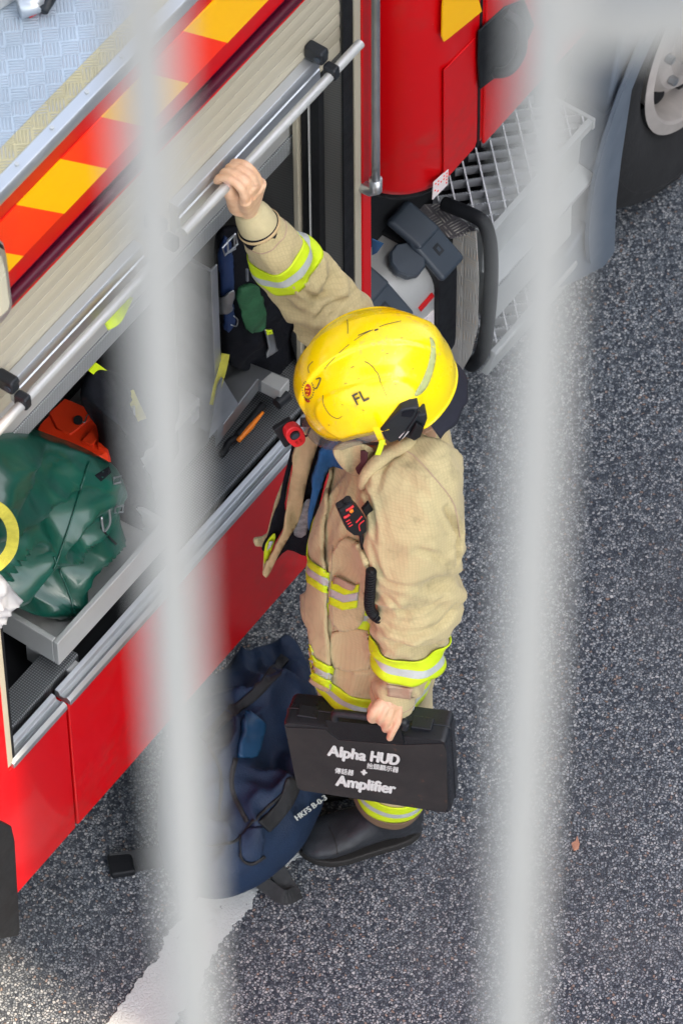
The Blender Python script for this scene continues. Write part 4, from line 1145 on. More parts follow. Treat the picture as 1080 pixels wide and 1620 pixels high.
ringtube(rpos, rrad, LR - .002, .004, 'cuff_hem', M['tan_flat'], -.004); ringtube(lpos, lrad, LL - .002, .004, 'cuff_hem', M['tan_flat'], -.004)
ringtube(lpos, lrad, LL - .028, .0014, 'cuff_seam', M['tan_patch'], .0)
P_ = lambda poly, nm, mat, off=.004, th=.005, **k: px_patch(poly, jb, off, th, nm, mat, jacket, **k)
P_([(613, 1082), (652, 1088), (650, 1104), (614, 1100)], 'cuff_patch', M['tan_patch'], .004, .003)
# placket and pockets on the near front
plk = P_([(514, 728), (530, 742), (522, 790), (517, 850), (520, 920), (522, 1000), (524, 1060), (526, 1088), (500, 1078), (482, 1050), (479, 980), (478, 880), (488, 820), (500, 770)], 'placket', M['tan'], .006, .006, step=6, smooth_k=3, wob=.002, relax=8)
pkt = P_([(538, 856), (564, 852), (580, 880), (586, 905), (582, 940), (575, 978), (564, 992), (545, 994), (530, 984), (523, 940), (521, 900)], 'pocket', M['tan'], .010, .010, step=5, smooth_k=3, wob=.004, relax=10)
P_([(526, 1000), (584, 996), (586, 1058), (528, 1052)], 'pocket', M['tan'], .006, .006, step=6, smooth_k=2, wob=.002, relax=8)
P_([(541, 908), (572, 920), (566, 927), (538, 918)], 'pocket_patch', M['tan_patch'], .0185, .003)
kb = bvh_of(jacket, pkt, plk)
def strip3(c0, c1, c2, w_, off, parent):
    def sh(p, k, d): return (p[0] + d[0] * k, p[1] + d[1] * k)
    for nm, a, b_, m in (('tape', -w_ / 2, -w_ / 6, 'hivis'), ('tape', -w_ / 6, w_ / 6, 'silver_tape'), ('tape', w_ / 6, w_ / 2, 'hivis')):
        d = (-.12, 1)
        poly = [sh(p, a, d) for p in (c0, c1, c2)] + [sh(p, b_, d) for p in (c2, c1, c0)]
        px_patch(poly, kb, off, .002, 'reflective_tape', M[m], parent, step=5)
strip3((523, 936), (545, 946), (567, 942), 36, .003, pkt)
strip3((479, 884), (492, 904), (520, 922), 34, .003, plk)
strip3((482, 1038), (500, 1058), (526, 1072), 33, .003, plk)
# collar: turned corner at the chest, roll round the near side of the neck
tcol = max(cast(jb, x, y).dot(HT) for x, y in ((545, 715), (560, 735), (575, 715), (575, 740))) + .006
sheet([(528, 716), (545, 702), (578, 704), (592, 716), (580, 738), (567, 754), (548, 746), (536, 734)], tcol, 'collar', M['tan'], jacket, .007, .010, -.02, 4, 3)
sheet([(570, 714), (582, 718), (577, 740), (569, 752), (562, 742), (570, 732)], tcol + .012, 'collar_tab', simple('dark_red_tab', (.06, .01, .015), .8), jacket, .003, .004, 0, 4, 2)
rollp = smooth_line([cast(jb, x, y, .004) for x, y in ((574, 770), (582, 752), (598, 732), (622, 716), (650, 702), (680, 684), (704, 668))], 6)
for _ in range(3): rollp = [rollp[0]] + [(rollp[i - 1] + rollp[i] * 2 + rollp[i + 1]) / 4 for i in range(1, len(rollp) - 1)] + [rollp[-1]]
MB().tube(rollp, .012, 14, rs=[.005 + .009 * math.sin(math.pi * min(1, .12 + i / len(rollp))) for i in range(len(rollp))]).build('collar', M['tan'], jacket, smooth=True)
for a, b_, c in (((700, 800), (722, 812), (730, 835)), ((583, 800), (600, 785), (640, 780))): pass
sleeve_seam = px_line([(596, 735), (640, 712), (690, 760), (718, 800), (727, 850)], 1.6, jb, .0012, .001, 'yoke_seam', M['tan_patch'], jacket, step=8)

for pth in ([(484, 880), (482, 960), (485, 1046)], [(526, 862), (524, 930), (528, 1000), (530, 1060)], [(611, 1100), (634, 1104), (655, 1103)], [(530, 1010), (560, 1012), (582, 1008)]): px_line(pth, .9, kb, .0012, .0006, 'stitching', M['tan_patch'], jacket, step=8)
# open right front of the coat
sheet([(520, 676), (545, 690), (538, 715), (518, 750), (505, 800), (492, 850), (486, 880), (455, 870), (432, 892), (424, 888), (448, 850), (468, 790), (480, 730), (500, 684)], -.02, 'coat_lining', M['lining'], jacket, .004, .008)
sheet([(486, 676), (508, 682), (500, 712), (487, 755), (480, 790), (472, 825), (456, 852), (440, 880), (424, 912), (418, 908), (428, 880), (446, 848), (452, 815), (455, 785), (462, 745), (468, 712)], .0, 'front_facing', M['tan_flat'], jacket, .006, .012)
sheet([(474, 690), (466, 720), (456, 760), (450, 800), (452, 824), (440, 850), (424, 872), (414, 868), (424, 845), (440, 800), (448, 770), (456, 730), (466, 695)], -.035, 'zip_edge', M['lining'], jacket, .005, .006)
sheet([(458, 744), (452, 790), (442, 830), (424, 858), (421, 880), (422, 910), (416, 900), (417, 868), (404, 864), (404, 854), (420, 848), (430, 812), (442, 778), (452, 752)], -.05, 'coat_front', M['tan'], jacket, .006, .01)
sheet([(432, 846), (436, 850), (430, 870), (420, 892), (417, 886), (420, 862)], -.02, 'reflective_tape', M['hivis'], jacket, .003, .0, sk=2)
sheet([(426, 858), (432, 858), (428, 866), (422, 872)], -.012, 'reflective_tape', M['silver_tape'], jacket, .003, .0, sk=1)
sheet([(478, 800), (490, 790), (490, 812), (484, 846), (470, 850), (464, 838)], -.008, 'care_label', simple('grey_print_label', (.25, .25, .26), .7, 0, .4, 90), jacket, .002, .003, sk=2)
px_patch([(518, 700), (532, 684), (562, 694), (566, 704), (552, 716), (556, 742), (545, 738), (532, 722), (518, 738), (508, 752)], jb, .008, .008, 'shirt_collar', M['blueshirt'], jacket, 5, 2, 2, .012)
shirt = sheet([(536, 690), (560, 698), (585, 715), (570, 745), (540, 742), (522, 740), (506, 775), (494, 818), (488, 840), (487, 812), (494, 775), (504, 730), (518, 704)], .06, 'shirt', M['blueshirt'], PE, .01, .014)
sheet([(534, 700), (556, 706), (562, 716), (545, 735), (536, 722)], .075, 'coat_lining', M['blueshirt'], jacket, .006, .02)

def rayplane(px, py, p0, n): r = ray(px, py); return EYE + r * ((p0 - EYE).dot(n) / r.dot(n))
# ---- helmet
a_, b2, c_ = .146, .124, .139
def rim_el(ph):
    c = math.cos(ph)
    return R(-5) + R(10) * smoothstep(.85, .3, c) - R(24) * smoothstep(.0, -.5, c)
def shell(ph, v, off=0.0):
    e0 = rim_el(ph); e = e0 + (math.pi / 2 - e0) * v
    cs, sn = math.cos(ph), math.sin(ph)
    ce = abs(math.cos(e)) ** .92 if e > 0 else math.cos(e) ** .35
    x, y, z = a_ * ce * cs, b2 * ce * sn, c_ * math.sin(e) * (1 if e > 0 else .92)
    if cs < 0 and z < 0: x *= 1 - .10 * smoothstep(0, -.10, z)
    # crest
    cr_ = smoothstep(.037, .031, abs(y)) * smoothstep(.10, .45, e)
    # raised side panel
    px_, pz = (x - .015) / .098, (z - .042) / .062
    pn = smoothstep(1.03, .97, math.sqrt(px_ * px_ + pz * pz)) * smoothstep(.04, .06, abs(y))
    fr_ = smoothstep(.108, .118, x) * .0
    k = 1 + off / .14
    nrm = Vector((x / a_ ** 2, y / b2 ** 2, z / c_ ** 2)).normalized()
    p = Vector((x, y, z)) + nrm * (off + .008 * cr_ + .0034 * pn)
    return HC + hf * p.x + hs_ * p.y + hu * p.z
hm = MB(); NU, NV = 180, 80
vs = [shell(2 * math.pi * i / NU, j / NV) for j in range(NV) for i in range(NU)]; top = shell(0, 1)
fs = [(j * NU + i, j * NU + (i + 1) % NU, (j + 1) * NU + (i + 1) % NU, (j + 1) * NU + i) for j in range(NV - 1) for i in range(NU)]
vs.append(top); fs += [((NV - 1) * NU + i, (NV - 1) * NU + (i + 1) % NU, NU * NV) for i in range(NU)]
hm.add(vs, fs)
helmet = hm.build('helmet', M['helmet'], PE, smooth=True)
s = helmet.modifiers.new('solid', 'SOLIDIFY'); s.thickness = .005; s.offset = -1
hb = bvh_of(helmet)
# rim edging and visor
MB().tube([shell(2 * math.pi * i / 90, 0, .0005) for i in range(90)], .0028, 8, closed=True).build('rim', M['helmet'], helmet, smooth=True)
vz = MB(); rg = []
for i in range(61):
    ph = R(-88 + 176 * i / 60); p = shell(ph, .035, .004); q2 = shell(ph, 0, .012) - hu * (.007 + .009 * math.cos(ph)) + hf * .005
    rg.append([p, p.lerp(q2, .5) + (q2 - HC).normalized() * .002, q2])
vz.grid(lambda u, v: rg[int(round(u * 60))][int(round(v * 2))], 60, 2)
vo = vz.build('visor', M['visor'], helmet, smooth=True); s = vo.modifiers.new('solid', 'SOLIDIFY'); s.thickness = .002
# neck curtain
nc = MB()
def ncf(u, v):
    ph = R(120 + 112 * u); p = shell(ph, .03, -.004); d = (p - HC); d = (d - hu * d.dot(hu)).normalized()
    return p + (d * .008 - hu * .052) * v + hu * .004 * math.sin(u * 30) * v
nc.grid(ncf, 60, 6); o = nc.build('neck_curtain', simple('dark_navy_cloth', (.012, .013, .024), .85), helmet, smooth=True); s = o.modifiers.new('solid', 'SOLIDIFY'); s.thickness = .004
H_ = lambda poly, nm, mat, off=.0015, th=.0012, **k: px_patch(poly, hb, off, th, nm, mat, helmet, **k)
def EP(px, py, off): return rayplane(px, py, HC + hs_ * (b2 - .004 + off), hs_)
earo = [(601, 680), (618, 662), (634, 648), (650, 645), (664, 645), (660, 653), (661, 657), (675, 655), (676, 664), (670, 680), (662, 690), (652, 697), (641, 693), (634, 696), (617, 702), (608, 694)]
ear = MB().prism([EP(*p, .010) for p in earo], hs_ * -.034).build('ear_cover', M['black'], helmet, bevel=.004, seg=3)
EPP = lambda poly, off, th, nm, mat: MB().prism([EP(*p, off) for p in poly], hs_ * th).build(nm, mat, ear, bevel=abs(th) * .4)
EPP([(637, 651), (651, 648), (656, 650), (650, 660), (634, 658)], .010, .0015, 'ear_recess', M['lining'])
EPP([(630, 692), (642, 680), (647, 682), (636, 694)], .010, .0015, 'ear_label', M['label'])
EPP([(662, 648), (665, 650), (656, 666), (641, 686), (632, 697), (629, 696), (640, 682), (653, 664)], .010, .003, 'ear_edge', M['black'])
EPP([(657, 664), (670, 671), (664, 686), (653, 693), (646, 687), (651, 676)], .010, .010, 'ear_clip', M['rubber'])
H_([(679, 534), (686, 541), (689, 560), (685, 585), (676, 610), (664, 624), (655, 624), (668, 600), (677, 575), (681, 552)], 'reflective_tape', M['helmet_tape'], .0012, .0008, step=4, smooth_k=3)
# yellow chin bracket, strap
def ribbon(pts, w_, nm, mat, par, th=.002, wd=None):
    pts = smooth_line([AT(*p) for p in pts], 5); m = MB(); wd = (wd or (CX)).normalized(); rg = []
    for p in pts: rg.append([p - wd * w_ / 2 - CF * th / 2, p + wd * w_ / 2 - CF * th / 2, p + wd * w_ / 2 + CF * th / 2, p - wd * w_ / 2 + CF * th / 2])
    return m.loft(rg).build(nm, mat, par)
ribbon([(594, 676, .20), (600, 690, .205), (606, 704, .20)], .012, 'strap_bracket', M['helmet'], helmet, .004)
ribbon([(605, 696, .206), (601, 710, .21), (597, 720, .212)], .010, 'strap_end', M['hivis'], helmet, .003)
ribbon([(606, 700, .19), (585, 702, .16), (560, 694, .10)], .010, 'chin_strap', M['rubber'], helmet, .003, UP)
# scratches, panel lines, letters, badge
ln = lambda path, w_, m='helmet_line', off=.0008: px_line(path, w_, hb, off, .0006, 'paint_chip', M[m], helmet, step=5)
ln([(577, 572), (583, 575), (590, 581), (593, 586), (598, 592), (602, 606)], 1.2); ln([(602, 606), (611, 626)], .6)
ln([(549, 506), (550, 516), (550, 528)], .9)
for seg in ([(513, 584), (521, 574), (530, 565)], [(536, 559), (545, 551), (552, 545)], [(560, 539), (575, 529), (590, 522)], [(600, 517), (612, 513), (634, 508)]): ln(seg, .7)
ln([(566, 531), (578, 526), (586, 523)], 1.0); ln([(592, 523), (598, 521)], 2.2)
ln([(511, 625), (512, 640), (522, 656), (534, 662), (541, 658)], .7); ln([(500, 600), (507, 598), (505, 606), (501, 614), (497, 615)], 1.8)
ln([(489, 590), (488, 580), (495, 572)], .8)

for p in ((555, 582), (610, 560), (651, 585), (573, 648), (540, 640), (545, 607), (624, 609), (566, 600), (633, 535), (519, 672)):
    ln([p, (p[0] + random.uniform(2, 5), p[1] + random.uniform(-3, 3))], .6)
px_text('FL', 563, 641, -27, 25, hb, .003, 'lettering', M['helmet_line'], helmet, rep=((0, 0), (.6, .2), (0, -.5)))
H_([(487 + 5.2 * math.cos(a) , 617 + 10 * math.sin(a)) for a in [2 * math.pi * k / 20 for k in range(20)]], 'badge', M['badge'], .0012, .001, step=4)
bgb = bvh_of(helmet)
for (x, y) in ((485, 612), (489, 613), (485, 618), (489, 619), (487, 624)): px_patch([(x - 1.5, y - 1.5), (x + 1.5, y - 1.7), (x + 1.6, y + 1), (x - 1.4, y + 1.4)], hb, .003, .0006, 'badge_mark', M['yellow'], helmet, step=4)
for k in range(22):
    a = 2 * math.pi * k / 22; 
    if 4.3 < a < 5.4: continue
    x, y = 487.5 + 9 * math.cos(a), 617 + 14.5 * math.sin(a)
    px_patch([(x - .8, y - 1), (x + .9, y - .7), (x + .7, y + 1), (x - .8, y + .8)], hb, .0009, .0005, 'badge_wreath', M['helmet_line'], helmet, step=4)
ln([(483, 631), (487, 635), (490, 634)], 3, 'badge')
# ================================================================== THINGS HELD AND LYING ABOUT
# ---- hard case
D_ = (-HF + HT * .26).normalized(); D_ = (D_ + UP * .085).normalized()
dn = (-UP + D_ * .085); dn = (dn - D_ * dn.dot(D_)).normalized(); nF = D_.cross(dn); nF = nF if nF.dot(CF) < 0 else -nF
tl = AT(449, 1142, .235)
def CP(px, py, off=0.0): return rayplane(px, py, tl + nF * off, nF)
c_tl, c_tr, c_br, c_bl = CP(447, 1142), CP(706, 1172), CP(713, 1288), CP(469, 1250)
CA = emp('carrying_case', CP(580, 1210) - nF * .03, 'black plastic carrying case with white lettering, held in the firefighter\'s left hand', 'case')
M['casebl'] = simple('black_case_plastic', (.010, .012, .016), .34, 0, .25, 20, .0006, 900)
def casefront():
    q = NT('scuffed_case_front'); n1 = q.noise(12, 6, .7); n2 = q.noise(60, 4)
    c = q.mix(q.mapr(n1, .42, .7), (.014, .0145, .0155), (.028, .027, .026)); c = q.mix(q.mapr(q.math('MULTIPLY', n1, n2), .36, .45, 0, .5), c, (.13, .06, .03))
    q.set(color=c, rough=.62, normal=q.bump(q.noise(700, 2), .0004)); return q.m
M['casefr'] = casefront()
def rr(pts, k=5, rad=.18):
    out = []; n = len(pts)
    for i in range(n):
        a, b_, c = pts[i - 1], pts[i], pts[(i + 1) % n]; e1 = (a - b_).normalized() * rad; e2 = (c - b_).normalized() * rad
        for q in range(k + 1):
            t = q / k; out.append(b_ + e1 * (1 - t) ** 2 + e2 * t ** 2)
    return out
def loftcase(cor, levels, nm, mat, par, **k):
    c0 = sum(cor, Vector()) / 4; rings = []
    for off, s in levels: rings.append([c0 + (p - c0) * s + nF * off for p in rr(cor, 5, .014)])
    return MB().loft(rings).build(nm, mat, par, **k)
cor = [c_tl, c_tr, c_br, c_bl]
lid = loftcase(cor, [(-.034, 1.0), (-.006, 1.0), (0, .985), (.0, .975)], 'case_lid', M['casebl'], CA, auto=40)
loftcase(cor, [(-.072, .975), (-.066, .99), (-.036, 1.0)], 'case_base', M['casebl'], CA, auto=40)
MB().tube([p - nF * .035 for p in rr(cor, 5, .014)], .0022, 8, closed=True).build('case_seam_rib', M['casebl'], CA, smooth=True)
# inset panel: below the handle recess
pan = [(452, 1150), (514, 1153), (524, 1162), (536, 1170), (640, 1178), (700, 1176), (706, 1186), (708, 1278), (702, 1283), (478, 1250), (470, 1244)]
MB().prism([CP(*p, .0) for p in pan], nF * .0014).build('front_panel', M['casefr'], lid, bevel=.0008)
# top bevel and handle
tn = (UP - nF * UP.dot(nF)).normalized()
def CQ(px, py, off): return CP(px, py, off)
MB().prism([CP(515, 1138, .001), CP(632, 1150, .001), CP(640, 1176, .001), CP(538, 1168, .001), CP(520, 1156, .001)], nF * .002).build('handle_recess', M['rubber'], CA, bevel=.0015)
h0, h1 = CP(530, 1133, .004), CP(640, 1147, .004)
MB().tube(smooth_line([h0 - tn * .010, h0 + tn * .006, h0.lerp(h1, .1) + tn * .012, h0.lerp(h1, .9) + tn * .012, h1 + tn * .006, h1 - tn * .010], 5), .008, 14).build('handle', M['casebl'], CA, smooth=True)
for (x, y) in ((488, 1128), (668, 1146)):
    p = CP(x, y, -.03); 
    MB().obox(p + tn * .002, D_ * .020, tn * .005, nF * .014).build('latch', M['casebl'], CA, bevel=.002)
MB().obox(CP(652, 1118, -.035) + tn * .0, D_ * .004, tn * .004, nF * .006).build('latch_pin', M['grp'], CA, bevel=.001)
cb = bvh_of(lid)
flat = BVHTree.FromPolygons([c_tl + nF * .0016 + (c_tl - c_br) * 2 + (c_tl - c_tr) * 2, c_tr + nF * .0016 + (c_tr - c_bl) * 4, c_br + nF * .0016 + (c_br - c_tl) * 2, c_bl + nF * .0016 + (c_bl - c_tr) * 4], [(0, 1, 2, 3)])
M['letter'] = simple('white_stencil_paint', (.62, .66, .64), .7, 0, .12, 200)
B8 = ((0, 0), (1.1, .15), (-1.1, -.15), (1.9, .25), (.4, .9), (.4, -.9), (1.2, .8), (-.6, -.8))
tx = lambda s_, x, y, sz, b_=.0, sx=1.0, nm='lettering': px_text(s_, x, y, 8.2, sz, flat, .0006, nm, M['letter'], lid, bold=0, sx=sx, rep=B8 if b_ > .03 else ((0, 0), (.5, .1), (0, .4)))
tx('Alpha', 518, 1194, 23, .06, 1.13); tx('HUD', 584, 1203, 23, .065, .93)
tx('\u62ac\u982d\u986f\u793a\u5668', 579.5, 1213.8, 9.4, .012, 1.08); tx('+', 569.5, 1226, 16, .05, 1.05)
tx('\u50b3\u8a71\u5668', 529, 1221.5, 9.6, .012, 1.05); tx('Amplifier', 531, 1241.5, 23, .06, 1.09)

# ---- big blue kit bag
M['bagblue'] = simple('navy_nylon', (.003, .017, .050), .7, 0, .25, 10, .0012, 300)
M['web'] = simple('black_webbing', (.012, .013, .015), .75, 0, .2, 30, .0008, 500)
KB = emp('kit_bag', AZ(410, 1240, 0), 'large navy blue kit bag with black webbing straps slumped on the road at the boots', 'bag')
def zs_at(px, py, z): return AZ(px, py, z)
def pillow(outl, zc, up, lo, nm, mat, par, plane='z', K=26, seed=0.0, fold=.02, pw=.5, ffreq=1.0, dirv=None, hf_=.5):
    """closed stuffed shape; outline traced on a plane at its mid height"""
    pts = smooth_line([Vector((x, y, 0)) for x, y in outl], 6, True)
    if plane == 'z': W = [AZ(p.x, p.y, zc) for p in pts]; n = UP
    elif plane == 'y': W = [AY(p.x, p.y, zc) for p in pts]; n = Vector((0, -1, 0))
    else: W = [AT(p.x, p.y, zc) for p in pts]; n = HT
    c = sum(W, Vector()) / len(W); rings_u = []; rings_l = []
    m = MB(); N = len(W)
    def pt(i, t, side):
        p = c + (W[i] - c) * t
        h = (1 - t ** 2.6) ** pw
        d = (up if side > 0 else lo) * h
        f = fold * (ridged(p * (5 * ffreq) + Vector((seed, 0, 0))) - .55) + fold * hf_ * (ridged(p * (12 * ffreq) + Vector((0, seed, 0))) - .55) + fold * .5 * noise.noise(p * 3 * ffreq + Vector((seed, seed, 0)))
        f *= min(1, (1 - t) * 6 + .1)
        return p + n * side * d + n * (f if side > 0 else 0)
    rings = []
    for k in range(K + 1): 
        t = 1 - (1 - max(.02, 1 - k / K)) ** 1.0; rings.append([pt(i, max(.015, math.sin(math.pi / 2 * (1 - k / K))), -1) for i in range(N)])
    rings = rings[::-1]
    for k in range(1, K + 1): rings.append([pt(i, max(.015, math.sin(math.pi / 2 * (1 - k / K))), 1) for i in range(N)])
    return m.loft(rings).build(nm, mat, par, smooth=True)
bagm = pillow([(440, 1035), (462, 1030), (485, 1060), (500, 1110), (510, 1190), (514, 1250), (500, 1290), (478, 1330), (440, 1368), (400, 1395), (350, 1412), (300, 1405), (262, 1370), (250, 1300), (262, 1200), (300, 1120), (340, 1085), (390, 1060)], .10, .16, .095, 'bag_body', M['bagblue'], KB, 'z', 40, 2.0, .070, .36, 1.3)
kbv = bvh_of(bagm)
K_ = lambda poly, nm, mat, off=.006, th=.006, **k: px_patch(poly, kbv, off, th, nm, mat, bagm, **k)
K_([(384, 1130), (414, 1142), (408, 1170), (399, 1198), (378, 1200), (374, 1192), (380, 1160)], 'bag_pad', simple('mid_blue_nylon', (.006, .055, .13), .5, 0, .15, 20), .012, .01, step=5, smooth_k=2)
px_line([(322, 1172), (352, 1140), (388, 1110), (420, 1080), (452, 1040)], 16, kbv, .005, .004, 'strap', M['web'], bagm, step=7)
px_line([(464, 1234), (450, 1268), (432, 1292), (416, 1308)], 22, kbv, .006, .004, 'strap', M['web'], bagm, step=7)
px_line([(372, 1200), (366, 1235), (372, 1262), (392, 1300)], 7, kbv, .004, .003, 'piping', M['web'], bagm, step=7)
px_line([(300, 1330), (330, 1338), (372, 1330), (400, 1300), (430, 1270), (470, 1235)], 3.5, kbv, .004, .003, 'zip', M['web'], bagm, step=7)
px_line([(330, 1180), (345, 1210), (350, 1240), (346, 1290)], 5, kbv, .004, .003, 'piping', M['web'], bagm, step=7)
K_([(382, 1320), (412, 1308), (412, 1350), (396, 1360), (382, 1352)], 'side_pocket', M['bagblue'], .008, .008, step=5, smooth_k=2)
px_line([(378, 1320), (380, 1354), (396, 1364), (416, 1352)], 4, kbv, .009, .003, 'piping', M['web'], bagm, step=5)
tA, tB, tC_ = cast(kbv, 466, 1300, .012), cast(kbv, 512, 1264, .012), cast(kbv, 500, 1288, .012)
tn_ = (tB - tA).cross(tC_ - tA).normalized(); tn_ = tn_ if tn_.dot(CF) < 0 else -tn_
TQ = [rayplane(x, y, tA, tn_) for x, y in ((420, 1340), (560, 1340), (560, 1200), (420, 1200))]
tplane = BVHTree.FromPolygons(TQ, [(0, 1, 2, 3)])
px_text('HKFS B-0-3', 464, 1299, -36, 12.5, tplane, .008, 'lettering', M['letter'], bagm, sx=1.0, rep=((0, 0), (.6, -.4), (-.5, .3)))
# (lettering sits on the flat webbing panel)
# loose strap running off the bag onto the road
def webbing(path, w_, nm, par, mat=None, th=.003):
    pts = smooth_line(path, 6); m = MB(); rg = []
    for i, p in enumerate(pts):
        t = (pts[min(i + 1, len(pts) - 1)] - pts[max(i - 1, 0)]).normalized(); sdv = t.cross(-CF).normalized() * w_ / 2; nv_ = sdv.cross(t).normalized() * th / 2
        rg.append([p - sdv - nv_, p + sdv - nv_, p + sdv + nv_, p - sdv + nv_])
    return m.loft(rg).build(nm, mat or M['web'], par)
webbing([AZ(424, 1302, .17), AZ(430, 1330, .12), AZ(436, 1368, .06), AZ(452, 1398, .02), AZ(466, 1418, .008)], .034, 'loose_strap', KB)
webbing([AZ(474, 1410, .008), AZ(450, 1420, .02), AZ(425, 1404, .03), AZ(400, 1385, .05)], .03, 'loose_strap', KB)
MB().obox(AZ(430, 1328, .13), CX * .022, CDN * .003, CF * .004).build('strap_slider', M['rubber'], KB, bevel=.0015)
webbing([AZ(176, 1368, .01), AZ(215, 1362, .012), AZ(262, 1352, .02), AZ(290, 1340, .06)], .045, 'loose_strap', KB)
MB().obox(AZ(192, 1368, .012), (AZ(215, 1362, 0) - AZ(176, 1368, 0)) * .5, Vector((-.018, -.02, 0)), UP * .010).build('buckle', M['rubber'], KB, bevel=.006)

# ---- handset microphone clipped to the coat
m0 = cast(jb, 560, 822, .0)
ax = (AT(577, 852, .2) - AT(541, 788, .2)).normalized(); ny = (-CF - ax * (-CF).dot(ax)).normalized(); wx = ax.cross(ny)
HM = emp('handheld_microphone', m0, 'red and black speaker microphone clipped to the chest of the tan coat', 'microphone')
tM = max(cast(jb, x, y, 0).dot(HT) for x, y in ((545, 795), (557, 818), (572, 845), (570, 815))); mc = AT(557, 818, tM + .012)
def MBX(a, b_, c, ha, hw, hn): return MB().obox(mc + ax * a + wx * b_ + ny * c, ax * ha, wx * hw, ny * hn)
bodyr = [(-.048, -.012), (-.046, .016), (.014, .020), (.036, .014), (.047, .004), (.045, -.010), (.016, -.020), (-.02, -.018)]
core = MB().prism([mc + ax * a + wx * b_ - ny * .012 for a, b_ in bodyr], ny * .024).build('mic_body', M['rubber'], HM, bevel=.004, seg=3)
M['micred'] = simple('red_rubber', (.65, .015, .02), .45)
def mline(pts, r, mat='micred', nm='red_trim'): MB().tube(smooth_line([mc + ax * a + wx * b_ + ny * .0125 for a, b_ in pts], 4), r, 8).build(nm, M[mat], core, smooth=True)
mline([(.010, -.016), (.014, -.004), (.030, .0)], .0013); mline([(-.004, -.016), (.004, -.001)], .0017)
for k in range(3): mline([(-.012 + k * .008, .006), (-.012 + k * .008, .014)], .0012)
mline([(-.041, -.012), (-.040, .0), (-.041, .004)], .0026); mline([(-.026, .002), (-.025, .008), (-.026, .014)], .003)
MB().obox(mc + ax * -.033 + ny * .008 + wx * -.004, ax * .004, wx * .004, ny * .008).build('orange_button', M['orange'], core, bevel=.002)
MB().tube([mc + ax * -.038 - wx * .008, mc + ax * -.052 - wx * .008], .0075, 14).build('knob', M['black'], core, auto=40)
MB().tube([mc + ax * -.036 + wx * .009, mc + ax * -.048 + wx * .009], .006, 14).build('knob', M['black'], core, auto=40)
clip0 = AT(581, 806, tM - .012); MB().obox(clip0, wx * .009 + ax * .005, ax * .014, ny * .004).build('clip', M['rubber'], HM, bevel=.001)
mb_ = bvh_of(jacket, pkt)
c0 = mc + ax * .036; MB().tube(smooth_line([c0, c0 + ax * .012, AT(574, 866, tM + .01), AT(584, 890, tM + .01), AT(587, 905, tM + .01)], 5), .0042, 10).build('cable', M['rubber'], HM, smooth=True)
tC = max(tM, max(cast(mb_, x, y, 0).dot(HT) for x, y in ((580, 915), (580, 935), (578, 960)))) + .012
path = smooth_line([AT(587, 903, tC), AT(586, 920, tC), AT(585, 938, tC), AT(584, 955, tC), AT(588, 969, tC), AT(598, 978, tC), AT(612, 984, tC - .03)], 14)
hx = []; L = 0; ref = None
for i in range(len(path) - 1):
    for q in range(10):
        p = path[i].lerp(path[i + 1], q / 10); t = (path[min(i + 2, len(path) - 1)] - path[i]).normalized()
        if ref is None: ref = t.orthogonal().normalized()
        ref = (ref - t * ref.dot(t)).normalized(); b_ = t.cross(ref); L = (i + q / 10) * (path[1] - path[0]).length
        a = 2 * math.pi * L / .0042; hx.append(p + (ref * math.cos(a) + b_ * math.sin(a)) * .0085)
MB().tube(hx, .0021, 6).build('coiled_cord', M['rubber'], HM, smooth=True)
MB().tube(path, .0072, 12).build('cord_core', M['rubber'], HM, smooth=True)

# ---- red personal alarm hanging at the collar
al0 = AT(459, 685, .06)
AL = emp('personal_alarm', al0, 'red alarm unit with a round black button hanging beside the open coat front', 'alarm')
ax2 = (AT(476, 708, .03) - AT(446, 660, .03)).normalized(); n2 = (-CF - ax2 * (-CF).dot(ax2)).normalized(); w2 = ax2.cross(n2)
if (proj(al0 + w2 * .01)[0] < proj(al0)[0]): w2 = -w2
MB().obox(al0 - w2 * .004 - n2 * .008 + ax2 * .002, ax2 * .030, w2 * .019, n2 * .006).build('alarm_back', M['rubber'], AL, bevel=.003)
ro = [(-.028, 0), (-.022, .012), (-.004, .017), (.014, .015), (.026, .010), (.030, 0), (.026, -.010), (.014, -.015), (-.004, -.017), (-.022, -.012)]
ab = MB().prism([al0 + ax2 * a + w2 * (b_ + .005) - n2 * .002 for a, b_ in [(p.x, p.y) for p in smooth_line([Vector((a, b_, 0)) for a, b_ in ro], 4, True)]], n2 * .018).build('alarm_body', M['micred'], AL, bevel=.003, seg=3)
bc = al0 - ax2 * .008 + w2 * .005 + n2 * .016
MB().tube([bc, bc + n2 * .004], .0095, 24).build('button', M['black'], ab, auto=40); MB().tube([bc + n2 * .004, bc + n2 * .005], .007, 24).build('button_cap', M['slate'], ab, auto=40)
for k in (-1, 1): MB().obox(al0 + ax2 * .014 + w2 * (.005 + k * .004) + n2 * .0165, ax2 * .004, w2 * .002, n2 * .001).build('rib', M['badge'], ab)
MB().obox(AT(484, 668, .02), CX * .011, CDN * .009, CF * .006).build('swivel_clip', M['rubber'], AL, bevel=.002)
MB().tube(smooth_line([AT(470, 680, .02), AT(484, 690, .02), AT(490, 678, .02), AT(500, 668, .01)], 6), .002, 8).build('lanyard', M['rubber'], AL, smooth=True)

